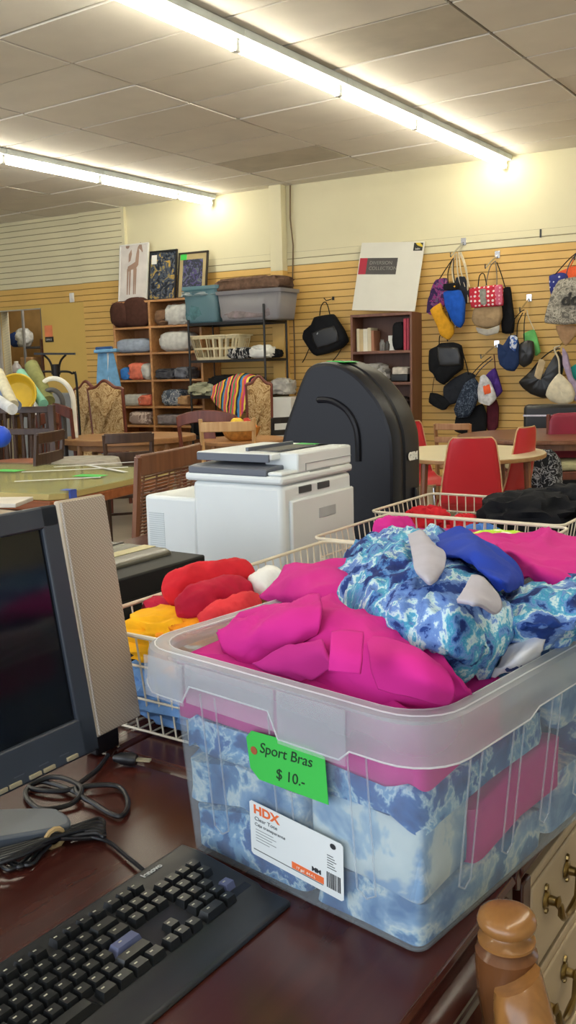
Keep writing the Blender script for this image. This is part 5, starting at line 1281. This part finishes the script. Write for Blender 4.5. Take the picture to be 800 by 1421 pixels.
def puff(t, name, px, off, thick, mat, seed=0, k=3, wr=.012):
    Q_ = [wpt(*onw(x, y, off), off) for x, y in px]; P = spline(Q_, k, True); P = [p.lerp(Q_[i//k].lerp(Q_[(i//k+1) % len(Q_)], (i % k)/k), .55) for i, p in enumerate(P)]; c = sum(P, Vector())/len(P)
    rings = []
    for s, y in ((.0, .42), (.5, .42), (.84, .36), (.97, .22), (1, 0), (.97, -.22), (.84, -.36), (0, -.4)):
        rg = []
        for p in P:
            q = c+(p-c)*s; w2 = (ridge((q-c)*9, seed+t.location.x)+.5*ridge((q-c)*22, seed))*wr*1.2*(1 if y > 0 else .3)
            rg.append(q+WN*(y*thick+w2)-t.location)
        rings.append(rg)
    inv = Matrix.Rotation(-TH, 4, 'Z')
    b = MB().grid([[inv @ p for p in r] for r in rings], closed=True)
    return b.build(name, mat, t, smooth=60)
def strap(t, name, px, off, r, mat, flat=.5):
    P = spline([wpt(*onw(*q[:2], q[2] if len(q) > 2 else off), q[2] if len(q) > 2 else off) for q in px], 5); inv = Matrix.Rotation(-TH, 4, 'Z')
    return MB().tube([inv @ (p-t.location) for p in P], r, 6, flat=flat).build(name, mat, t)
def bag(name, label, px, off, thick, mat, straps=(), smat=None, seed=0, extra=(), cat='bag', r=.009):
    cx = sum(p[0] for p in px)/len(px); cy = sum(p[1] for p in px)/len(px); u, z = onw(cx, cy, off)
    t = wthing(name, label, cat, u, z, off, 'bags hanging on the slat wall')
    puff(t, 'bag_body', px, off, thick, mat, seed)
    for s in straps: strap(t, 'strap', s, off+thick*.3, r, smat or mat)
    for i, (nm, p2, m2) in enumerate(extra): puff(t, nm, p2, off+thick*.5+.004, .02, m2, seed+i, 2, .002)
    return t
bluef = cloth('bag_blue', '1f56b8'); navy = cloth('bag_navy', '24365e'); mustard = cloth('bag_mustard', 'd39a28'); tanb = cloth('bag_tan', 'a08868'); leather = plain('black_leather', '1a1a1c', .35, 0, .1)
creamb = cloth('bag_cream', 'd5ccb4'); purp = cloth('bag_purple', '4a2f80'); maroon = cloth('bag_maroon', '5a2430'); greenb = cloth('bag_green', '6fc070', .25, 10)
bag('messenger_bag', 'black messenger bag hanging left of the bookcase', [(422, 470), (424, 459), (434, 450), (438, 440), (452, 437), (464, 436), (471, 446), (478, 457), (483, 468), (484, 474), (476, 483), (458, 490), (440, 494), (433, 488)], .12, .16, blackc,
    [[(444, 438), (446, 425), (451, 419), (455, 424), (458, 436)], [(430, 482), (424, 496), (420, 503)], [(474, 484), (468, 494), (460, 503)]], seed=1, extra=[('front_pocket', [(432, 462), (464, 452), (470, 474), (440, 484)], leather), ('label_patch', [(438, 462), (443, 460), (444, 464), (439, 466)], plain('patch_grey', '8d8f92'))])
bag('patterned_purse', 'purple speckled fabric bag leftmost on the uppermost hook', [(606, 388), (621, 386), (623, 410), (618, 425), (604, 438), (593, 434), (595, 415), (600, 400)], .14, .05, pattern('purple_speckle', [(0, '3a2a55'), (.47, '8a3a78'), (.55, '4a5a70'), (.6, '9a5a8a')], 18, 1), [[(610, 388), (620, 372), (630, 358)]], blackc, 2)
bag('white_strap_bag', 'pale bag with long white straps behind the blue bag', [(634, 385), (646, 384), (652, 405), (650, 420), (638, 422), (632, 405)], .12, .06, cloth('charcoal', '2a2d36'), [[(632, 352), (628, 375), (632, 400)], [(637, 350), (640, 375), (646, 398)], [(640, 350), (648, 375), (650, 420)], [(634, 351), (636, 380), (642, 402)], [(638, 350), (645, 368), (652, 398)]], creamb, 3, r=.013)
bag('mustard_bag', 'mustard yellow folded bag hanging below the purple speckled one', [(598, 430), (612, 420), (618, 434), (630, 450), (631, 462), (624, 472), (613, 466), (606, 448)], .24, .07, mustard, [[(599, 436), (606, 432), (616, 428)]], blackc, 4)
bag('blue_backpack', 'bright royal blue puffy bag on the uppermost hook', [(617, 406), (626, 402), (640, 403), (646, 420), (645, 446), (640, 455), (633, 452), (624, 436), (618, 420)], .27, .12, bluef, [[(624, 404), (622, 380), (628, 360)], [(634, 402), (630, 380), (630, 360)], [(626, 446), (622, 432), (620, 415)]], blackc, 5, extra=[('buckle_band', [(616, 394), (638, 392), (637, 402), (617, 403)], blackc), ('yellow_patch', [(626, 394), (634, 393), (634, 401), (626, 402)], mustard)])
bag('dotted_bag', 'red and white polka dot bag with a grey centre panel', [(652, 401), (674, 397), (698, 395), (699, 410), (699, 424), (676, 426), (655, 427)], .26, .06, dots('red_dots', 'c02038', 'e8dcdc', 22, .28), [[(664, 399), (666, 383), (672, 380), (676, 396)]], blackc, 6, extra=[('grey_panel', [(666, 402), (675, 401), (676, 422), (668, 423)], cloth('panel_grey', '8e8f88', .3)), ('pink_panel', [(687, 398), (697, 396), (698, 422), (689, 423)], dots('pink_dots', 'c85a78', 'e5b5c0', 26, .3))])
bag('tan_bag', 'tan shoulder bag below the red dotted bag', [(660, 427), (678, 424), (696, 422), (698, 440), (693, 452), (676, 456), (661, 452), (656, 443)], .22, .10, tanb, [[(674, 400), (680, 372), (688, 362)], [(690, 400), (690, 380), (688, 362)]], cloth('strap_grey', '8a8378'), 7, extra=[('pale_base', [(661, 454), (678, 457), (694, 451), (692, 462), (676, 466), (664, 462)], cloth('pale_grey_bag', 'a8a49c'))])
bag('black_tote', 'long narrow black bag right of the tan one', [(698, 401), (709, 398), (712, 420), (715, 445), (713, 462), (698, 462), (697, 430)], .12, .07, blackc, [[(702, 400), (696, 380), (690, 364)]], None, 8)
bag('navy_handbag', 'navy blue handbag on the middle right hook', [(692, 477), (700, 479), (708, 466), (717, 465), (722, 480), (722, 503), (715, 515), (704, 514), (695, 506), (692, 492)], .25, .10, navy, [[(709, 470), (712, 448), (722, 434), (728, 430)], [(718, 470), (719, 450), (726, 434)]], blackc, 9, extra=[('blue_tag', [(709, 465), (719, 468), (716, 488), (708, 482)], pattern('blue_white_tag', [(0, '3a5ea8'), (.5, 'c8d0e0')], 40, 0))])
bag('black_purse', 'small shiny black purse right of the navy handbag', [(722, 478), (732, 472), (741, 474), (743, 490), (738, 504), (728, 510), (721, 504)], .24, .09, leather, [[(728, 474), (728, 450), (730, 434)]], None, 10)
bag('green_bag', 'bright green printed bag behind the black purse', [(727, 463), (742, 457), (747, 470), (751, 488), (745, 494), (738, 488), (730, 478)], .14, .06, greenb, [[(742, 458), (734, 440), (732, 430)]], creamb, 11)
bag('dotted_tote', 'navy bag with white dots behind the grey lettered tote', [(763, 383), (780, 378), (790, 382), (786, 405), (766, 412)], .14, .05, dots('navy_dots', '2a3480', 'c8cce0', 20, .28), [[(770, 382), (790, 360), (802, 350)]], blackc, 12)
bag('orange_tote', 'orange tote handle and panel behind the grey lettered tote', [(774, 379), (795, 370), (812, 368), (812, 392), (785, 394)], .12, .05, cloth('bag_orange', 'e8643a'), [[(790, 374), (798, 358), (803, 350)]], None, 13)
dt = bag('lettered_tote', 'grey snakeskin print tote with the letters do at the right edge', [(776, 389), (800, 384), (826, 385), (840, 415), (843, 440), (815, 448), (785, 451), (757, 448), (758, 434), (765, 410)], .26, .07, pattern('snakeskin', [(0, '67645e'), (.42, '8f8b81'), (.52, 'b5afa2'), (.6, '7c786f')], 18, 1.5), [[(785, 390), (790, 368), (802, 350)], [(815, 388), (806, 365), (804, 350)]], cloth('strap_slate', '4a5168'), 14)
u1, z1 = onw(779, 424, .33)
for lab_, dx_ in (('do', 0),):
    Mtx = Matrix.Rotation(-TH, 4, 'Z') @ Matrix.Translation(wpt(u1, z1, .345)-dt.location) @ Matrix.Rotation(TH, 4, 'Z') @ Matrix.Rotation(PI/2, 4, 'X')
    text('do', 'lettering', .17, plain('letter_dark', '262422', .7), dt, Mtx, .2, .012, .003)
bag('beige_bag', 'pinkish beige bag under the lettered tote', [(772, 452), (796, 451), (806, 456), (796, 470), (786, 480), (778, 470)], .12, .06, cloth('pink_beige', 'b8936f'), (), None, 15)
bag('hobo_bag', 'large black leather hobo bag with a curved shoulder strap', [(721, 530), (734, 518), (745, 507), (752, 528), (762, 518), (768, 500), (776, 487), (784, 500), (780, 525), (767, 548), (756, 553), (738, 547), (728, 540)], .20, .13, leather, [[(736, 517), (750, 500), (766, 487), (778, 484)], [(760, 548), (764, 520), (770, 500)]], None, 16, extra=[('beige_pouch', [(742, 522), (749, 498), (758, 502), (751, 527)], cloth('pouch_beige', 'b8a482'))], r=.013)
bag('cream_handbag', 'cream quilted handbag hanging in front of the black hobo bag', [(776, 518), (784, 523), (794, 534), (799, 546), (796, 557), (782, 562), (766, 557), (758, 548), (764, 532)], .30, .10, creamb, [[(777, 522), (776, 500), (770, 484), (778, 480)]], None, 17, r=.016)
bag('lavender_scarf', 'lavender bag hanging right of the cream handbag', [(781, 482), (788, 490), (792, 515), (802, 535), (816, 545), (808, 558), (798, 556), (790, 530), (782, 505)], .24, .06, cloth('lavender', 'a798b4'), (), None, 18)
bag('teal_bag', 'teal bag partly behind the lavender one at the right edge', [(786, 516), (800, 505), (816, 508), (818, 525), (800, 530), (790, 525)], .14, .07, cloth('bag_teal', '2c9a94'), (), None, 19)
bag('backpack', 'large black backpack hanging on the lower left hook', [(597, 486), (608, 480), (613, 476), (630, 475), (641, 479), (644, 498), (643, 512), (631, 521), (617, 534), (607, 528), (603, 519), (597, 514)], .20, .16, blackc, [[(610, 478), (611, 466), (618, 464), (622, 474)], [(640, 480), (646, 500), (651, 520)]], None, 20, extra=[('front_pocket', [(608, 482), (636, 483), (640, 506), (610, 508)], leather)])
bag('small_pouch', 'small black pouch dangling below the backpack', [(598, 545), (608, 546), (620, 552), (628, 556), (620, 568), (614, 569), (604, 564), (596, 558)], .16, .05, blackc, [[(600, 546), (602, 530), (604, 520)]], None, 21, r=.005)
bag('grey_bag', 'dark grey shoulder bag below the backpack', [(617, 536), (632, 524), (648, 516), (660, 520), (655, 540), (640, 556), (625, 562), (617, 550)], .14, .10, cloth('bag_charcoal', '262931'), [[(655, 520), (668, 506), (682, 495)]], None, 22)
bag('speckled_bag', 'navy bag with pale speckles in the lower hanging cluster', [(648, 530), (660, 524), (668, 540), (662, 560), (652, 578), (636, 580), (631, 568), (640, 545)], .24, .09, pattern('navy_speckle', [(0, '262f40'), (.54, '6d7a8c'), (.58, '2c3648')], 40, 1), [[(656, 528), (668, 512), (684, 498)]], None, 23)
bag('printed_pouch', 'white and orange printed pouch beside the speckled navy bag', [(668, 522), (674, 520), (682, 530), (690, 552), (680, 563), (665, 558), (664, 540)], .27, .05, cloth('pouch_white', 'c8c8cc', .3), (), None, 24, extra=[('orange_patch', [(671, 536), (680, 533), (682, 545), (673, 548)], cloth('bag_orange', 'e8643a'))])
bag('purple_bag', 'purple and maroon bag at the right of the lower cluster', [(675, 521), (688, 510), (693, 525), (698, 543), (690, 552), (684, 545)], .18, .06, purp, [[(688, 512), (687, 500), (686, 492)]], maroon, 25)
bag('black_cloth_bag', 'large black cloth bag at the bottom of the lower cluster', [(634, 578), (652, 568), (670, 560), (676, 575), (675, 600), (650, 604), (632, 598)], .14, .10, blackc, (), None, 26)
bag('maroon_bag', 'maroon bag hanging behind the printed pouch, lowest of the cluster', [(677, 560), (688, 552), (693, 565), (692, 592), (684, 600), (676, 594)], .08, .06, maroon, (), None, 27)
# ================================================================ doorway contents and wall plates
u, z = onw(68, 461, 0); o = MB().b2(-.07, .07, -.004, 0, -.09, .09).build('orange_notice', plain('notice_orange', 'e88a5c', .6), None, wpt(u, z, .005), TH, smooth=0); tag(o, 'orange paper notice on the yellow door panel', 'notice')
u, z = onw(69, 468, 0)
t = wthing('office_sign', 'small black sign under the orange notice', 'sign', onw(69, 468, 0)[0], onw(69, 468, 0)[1], .006)
t.location = wpt(onw(69, 468, 0)[0], onw(69, 468, 0)[1]-.03, .006)
MB().b2(-.075, .075, -.004, 0, -.035, .035).build('plate', black, t)
text('OFFICE', 'lettering', .034, paper, t, Matrix.Translation((-.062, -.0046, -.013)) @ Matrix.Rotation(PI/2, 4, 'X'))
u, z = onw(101, 413, 0); o = MB().b2(-.035, .035, -.02, 0, -.06, .06); o.b2(-.028, .028, -.03, -.02, -.02, .05)
o = o.build('wall_box', white, None, wpt(u, z, .006), TH, bevel=.004); tag(o, 'small white wall box on the yellow slats above the door panel', 'wall box')
# storage shelves inside the doorway
ss = wthing('storage_shelf', 'grey metal shelving inside the storage doorway', 'shelving', -5.55, 0, -.95)
sm = plain('shelf_grey', '8a8c90', .5, .3)
for x in (-.7, .75): 
    for y in (-.2, .2): MB().b2(x-.015, x+.015, y-.015, y+.015, 0, 2.6).build('post', sm, ss)
for z in (.9, 1.22, 1.72, 2.5): MB().b2(-.7, .75, -.2, .2, z-.03, z).build('shelf', plain('shelf_dark', '3a3a3e', .5), ss)
def din(name, r, mat, label, cat, e=.3, seed=1, amp=.02, zf=None):
    return wl(name, r, -.80, .25, mat, label, cat, seed, amp, e, 'storage room items', zfix=zf)
def din(name, r, mat, label, cat, e=.3, seed=1, amp=.02, zf=None):
    off = -.76; u0, zb = onw(r[0], r[3], off); u1, _ = onw(r[2], r[3], off); _, zt = onw((r[0]+r[2])/2, r[1], off)
    if zf is not None: zt += zf-zb; zb = zf
    mb = MB(); lump(mb, (0, 0, 0), u1-u0, .24, zt-zb, seed, amp, 2.4, 30, e)
    o = mb.build(name, mat, None, wpt((u0+u1)/2, zb+.001, off-.1), TH, smooth=70); tag(o, label, cat, 'things in the storage room')
din('blue_bag', (10, 436, 26, 458), cloth('storage_blue', '24386e'), 'blue and white bag on the upper storage shelf', 'bag', .7, 2, .1, 1.721)
din('white_bag', (18, 432, 34, 458), cloth('storage_white', 'b8bcbe', .3), 'white crumpled bag on the upper storage shelf', 'bag', .8, 3, .2, 1.721)
din('cardboard_box', (27, 462, 44, 478), plain('cardboard', '9a7850', .8), 'cardboard box on the lower storage shelf', 'box', .15, 1, .0, 1.40)
din('cardboard_box', (30, 478, 46, 500), plain('cardboard_brown', '7c5a44', .8), 'brown carton below the cardboard box in the doorway', 'box', .15, 1, .0, 1.221)
din('blue_box', (28, 484, 38, 500), plain('storage_box_blue', '2f3f6a', .6), 'dark blue box beside the jug in the doorway', 'box', .15, 1, .0, 1.221)
u, z = onw(21, 503, -.7)
jg = wthing('jug', 'clear plastic jug with a dark label in the storage doorway', 'jug', u, 1.221, -.72, None)
MB().lathe([(.09, 0), (.1, .02), (.1, .16), (.085, .2), (.04, .25), (.03, .27)], 18).build('body', clear('jug_plastic', (.85, .88, .9), .4, .2, (.72, .72, .76)), jg)
MB().lathe([(.102, .05), (.102, .13)], 18).build('label', plain('jug_label', '8d7f88', .6), jg); MB().lathe([(.034, .262), (.034, .29), (0, .29)], 12).build('cap', paper, jg)
# leaning brown panel in the doorway and a white pole
o = MB().box(0, 0, .9, .35, .04, 1.8).build('brown_board', darkw, None, wpt(-5.05-.28, 0.0, -.35), TH+1.2, bevel=.003); tag(o, 'dark brown board standing just inside the storage doorway', 'board')
# ================================================================ left clutter
def P3(x, y, d): return atd(x, y, d)
t_ = P3(76, 491, 9.0)
ct = thing('pedestal_table', 'upturned black iron table base in front of the yellow door panel', 'table', (t_.x, t_.y, 0)); iron = plain('black_iron', '1e1c1c', .4, .5)
L_, R__ = P3(47, 491, 9.0), P3(103, 491, 9.0); hw = (L_-R__).length/2
q = MB(); ld = (R__-L_).normalized(); zt_ = t_.z
q.bar(ld*-hw+Vector((0, 0, zt_)), ld*hw+Vector((0, 0, zt_)), .05, .02); q.build('top_bar', iron, ct)
for s in (-1, 1):
    MB().tube(spline([ld*(s*hw*.55)+Vector((0, 0, zt_-.01)), ld*(s*hw*.30)+Vector((0, 0, zt_-.06)), ld*(s*.035)+Vector((0, 0, zt_-.13)), ld*(s*.035)+Vector((0, 0, zt_-.2))], 5), .011, 6).build('scroll', iron, ct)
    MB().tube(spline([Vector((0, 0, zt_-.18)), ld*(s*hw*.4)+Vector((0, 0, zt_-.17)), ld*(s*hw*.8)+Vector((0, 0, zt_-.19)), ld*(s*hw*1.0)+Vector((0, 0, zt_-.30)), ld*(s*hw*1.02)+Vector((0, 0, 0))], 5), .012, 6).build('leg', iron, ct)
MB().tube([(0, 0, zt_-.25), (0, 0, zt_-.1)], .035, 10).build('hub', iron, ct)
# ironing board
ib = P3(148, 487, 9.6)
t = thing('ironing_board', 'blue ironing board standing folded beside the shelving', 'ironing board', (ib.x, ib.y, 0)); bl = cloth('ironing_blue', '6fa0c8')
bl2 = cloth('ironing_navy', '33507e')
A_, B_ = P3(132, 487, 9.6), P3(164, 485, 9.6); hv = (B_-A_)/2
MB().bar(-hv+Vector((0, 0, ib.z)), hv+Vector((0, 0, ib.z)), .16, .035).build('board_cover', bl, t, bevel=.01)
MB().bar(-hv*.9+Vector((0, 0, ib.z+.03)), hv*.5+Vector((0, 0, ib.z+.03)), .10, .03).build('cover_fold', bl2, t, bevel=.01)
dn = hv.normalized()
MB().prism([(-.09, ib.z-.02), (.07, ib.z-.02), (.13, ib.z-.35), (.12, .1), (-.10, .1), (-.12, ib.z-.3)], -.015, .015, Matrix.Rotation(YAW, 4, 'Z')).build('hanging_cloth', bl, t, bevel=.004)
for s in (-1, 1): MB().bar((s*.12, 0, 0), (-s*.02, 0, ib.z-.02), .02).build('leg', white, t)
# rolled mats
def mat_roll(label, a, b, d1, d2, r, m_, name='rolled_mat'):
    A_, B_ = P3(*a, d1), P3(*b, d2); dv = B_-A_
    t = thing(name, label, 'rolled mat', A_, 0, 'rolls leaning at the left')
    # reach down to the floor
    k_ = (A_.z-.02)/(A_.z-B_.z) if A_.z > B_.z else 1
    E_ = dv*min(max(k_, 1), 1.12)
    MB().tube([Vector(), E_], r, 18).build('roll', m_, t)
    sp = []
    x_ = dv.normalized().orthogonal().normalized(); y_ = dv.normalized().cross(x_)
    for i in range(40): a_ = i*.5; rr = r*(1-i/44); sp.append(x_*(_c(a_)*rr)+y_*(_s(a_)*rr)-dv.normalized()*.003)
    MB().tube(sp, .004, 4).build('roll_spiral', m_, t); return t
mat_roll('teal foam roll leaning beside the storage doorway', (29, 518), (57, 556), 8.2, 7.8, .042, plain('teal_foam', '7fc0a8', .7))
mat_roll('olive green rolled blanket leaning right of the teal roll', (44, 508), (64, 552), 8.5, 8.2, .065, cloth('olive_cloth', '8d8f5c'))
mat_roll('cream white roll leaning at the left edge', (-2, 518), (16, 557), 7.2, 6.9, .042, cloth('cream_roll', 'd3cdb2'))
mat_roll('slate blue roll leaning behind the cream white one', (-6, 534), (20, 560), 7.4, 7.1, .04, cloth('slate_roll', '7d8fb0'))
mat_roll('pale white roll lowest at the left edge', (-14, 548), (14, 566), 7.0, 6.7, .04, cloth('pale_roll', 'd5d8da'))
yb = P3(23, 548, 7.75)
t = thing('yellow_bucket', 'round yellow basin tipped on its side among the rolls', 'basin', (yb.x, yb.y, yb.z)); t.rotation_euler = (math.radians(72), 0, YAW)
ym = plain('yellow_plastic', 'd6b432', .45)
MB().lathe([(.02, -.06), (.10, -.06), (.14, -.03), (.165, .03), (.178, .035), (.178, .025), (.16, .02), (.13, -.045), (.02, -.05)], 28).build('bowl', ym, t)
MB().tube([(_c(a*PI/12)*.172, _s(a*PI/12)*.172, .032) for a in range(24)], .009, 6, True).build('rim', ym, t)
# arched white mirror frames
for i, (cx_, cy_, rw, m_, lab) in enumerate(((76, 558, 26, paper, 'white arched headboard leaning behind the dark chairs'), (72, 560, 15, plain('dark_rim', '4a4a4c', .5), 'dark arched frame inside the white arched headboard'))):
    c_ = P3(cx_, cy_, 8.3-.1*i); t = thing('arched_frame', lab, 'frame', (c_.x, c_.y, 0)); R3 = rw/1280*8.3
    pts = [Vector((_c(YAW)*_c(a)*R3, _s(YAW)*_c(a)*R3, c_.z+_s(a)*R3*1.25)) for a in [PI*k_/16 for k_ in range(17)]]
    pts = [Vector((pts[0].x, pts[0].y, 0))]+pts+[Vector((pts[-1].x, pts[-1].y, 0))]
    MB().tube(pts, .028, 8, flat=.6).build('arch', m_, t)
# dark cabinets / grey screen behind
c_ = P3(88, 560, 10.6); o = MB().box(0, 0, .55, .9, .3, 1.1).build('grey_cabinet', plain('grey_cabinet', '77797a', .6), None, (c_.x, c_.y, 0), YAW, bevel=.01); tag(o, 'low grey cabinet behind the arched headboard', 'cabinet')
c_ = P3(20, 600, 7.3)
t = thing('crib_rail', 'dark turned spindle bed rail below the rolls at the left edge', 'bed rail', (c_.x, c_.y, 0), YAW-.15)
ztop = P3(20, 568, 7.3).z
for k_ in range(9): MB().lathe([(.012, .3), (.02, .4), (.012, .5), (.02, .62), (.012, ztop-.12), (.018, ztop-.06), (.012, ztop)], 8, c=(-.28+k_*.07, 0, 0)).build('spindle', espresso, t)
for z in (ztop, ztop-.17, .3): MB().b2(-.30, .30, -.02, .02, z-.03, z+.02).build('rail', espresso, t, bevel=.004)
for s in (-1, 1): MB().b2(s*.32-.025, s*.32+.025, -.025, .025, 0, ztop+.03).build('post', espresso, t, bevel=.005)
c_ = P3(20, 620, 6.6); o = MB(); lump(o, (0, 0, 0), .55, .45, .18, 4, .05, 2, 28, .5); o = o.build('beige_cushion', cloth('cushion_beige', 'a8997e'), None, (c_.x, c_.y, .52), YAW); 
tag(o, 'beige padded cushion on the dark bench at the left', 'cushion')
o = MB(); o.b2(-.32, .32, -.25, .25, .44, .515)
t = thing('bench', 'dark wooden bench under the beige cushion at the left', 'bench', (c_.x, c_.y, 0), YAW); o.build('seat', espresso, t, bevel=.01)
for sx in (-1, 1):
    for sy in (-1, 1): MB().b2(sx*.28-.02, sx*.28+.02, sy*.21-.02, sy*.21+.02, 0, .44).build('leg', espresso, t)
c_ = P3(22, 640, 6.3)
t = thing('stool', 'reddish brown wooden stool seat below the dark bench', 'stool', (c_.x, c_.y, 0)); zs = c_.z
MB().lathe([(.0, zs-.04), (.2, zs-.04), (.22, zs-.02), (.2, zs), (.0, zs-.008)], 22).build('seat', wood('red_stool', '7a3f28', '935238', 3, .4, 0), t)
for k_ in range(4): MB().tube([(_c(k_*PI/2+.5)*.14, _s(k_*PI/2+.5)*.14, zs-.04), (_c(k_*PI/2+.5)*.2, _s(k_*PI/2+.5)*.2, 0)], .016, 8).build('leg', mahog, t)
c_ = P3(0, 606, 5.4); t = thing('blue_ball', 'bright blue ball at the left edge beside the dark chair', 'ball', (c_.x, c_.y, c_.z)); t2 = t
o = MB().lathe([(.0, -.065), (.03, -.058), (.055, -.035), (.065, 0), (.055, .035), (.03, .058), (0, .065)], 20).build('ball', plain('ball_blue', '1f4fd0', .4), t); 
c_ = P3(112, 641, 6.3); t = thing('round_stool', 'round grey upholstered stool under the oval table', 'stool', (c_.x, c_.y, 0))
MB().lathe([(.0, c_.z-.06), (.25, c_.z-.06), (.28, c_.z-.03), (.26, c_.z+.02), (.0, c_.z+.03)], 26).build('cushion', cloth('stool_grey', 'a5a095'), t)
for k_ in range(4): MB().tube([(_c(k_*PI/2)*.2, _s(k_*PI/2)*.2, c_.z-.05), (_c(k_*PI/2)*.24, _s(k_*PI/2)*.24, 0)], .014, 8).build('leg', espresso, t)
# right clutter: suitcase and patterned bag
c_ = P3(772, 585, 8.4); sz_ = P3(772, 561, 8.4).z
t = thing('suitcase', 'black suitcase with a silver band behind the burgundy chair', 'suitcase', (c_.x, c_.y, 0), .3)
MB().b2(-.28, .28, -.12, .12, .03, sz_).build('shell', leather, t, bevel=.03); MB().b2(-.285, .285, -.125, .125, sz_-.10, sz_-.085).build('silver_band', chrome, t)
for s in (-1, 1): MB().tube([(s*.2, -.03, .03), (s*.2, .03, .03)], .03, 10).build('wheel', black, t)
c_ = P3(752, 640, 6.6); o = MB(); lump(o, (0, 0, 0), .28, .22, c_.z+.08, 3, .04, 2, 26, .5); o = o.build('printed_bag', pattern('bw_print', [(0, '202227'), (.5, '9a9ca2'), (.56, '2a2c32')], 22, 1), None, (c_.x, c_.y, .002)); tag(o, 'black and grey printed bag standing right of the red chairs', 'bag')
c_ = P3(782, 650, 6.9)
t = thing('bench', 'dark wooden seat with a pale green cushion under the brown table', 'bench', (c_.x, c_.y, 0), .6)
MB().b2(-.45, .45, -.22, .22, c_.z-.06, c_.z).build('seat', mahog, t, bevel=.006); o = MB(); lump(o, (0, 0, c_.z), .84, .4, .06, 2, .03, 2, 28, .35); o.build('cushion', cloth('cushion_green', 'b0ad8a'), t)
for sx in (-1, 1):
    for sy in (-1, 1): MB().b2(sx*.42-.02, sx*.42+.02, sy*.2-.02, sy*.2+.02, 0, c_.z-.06).build('leg', mahog, t)
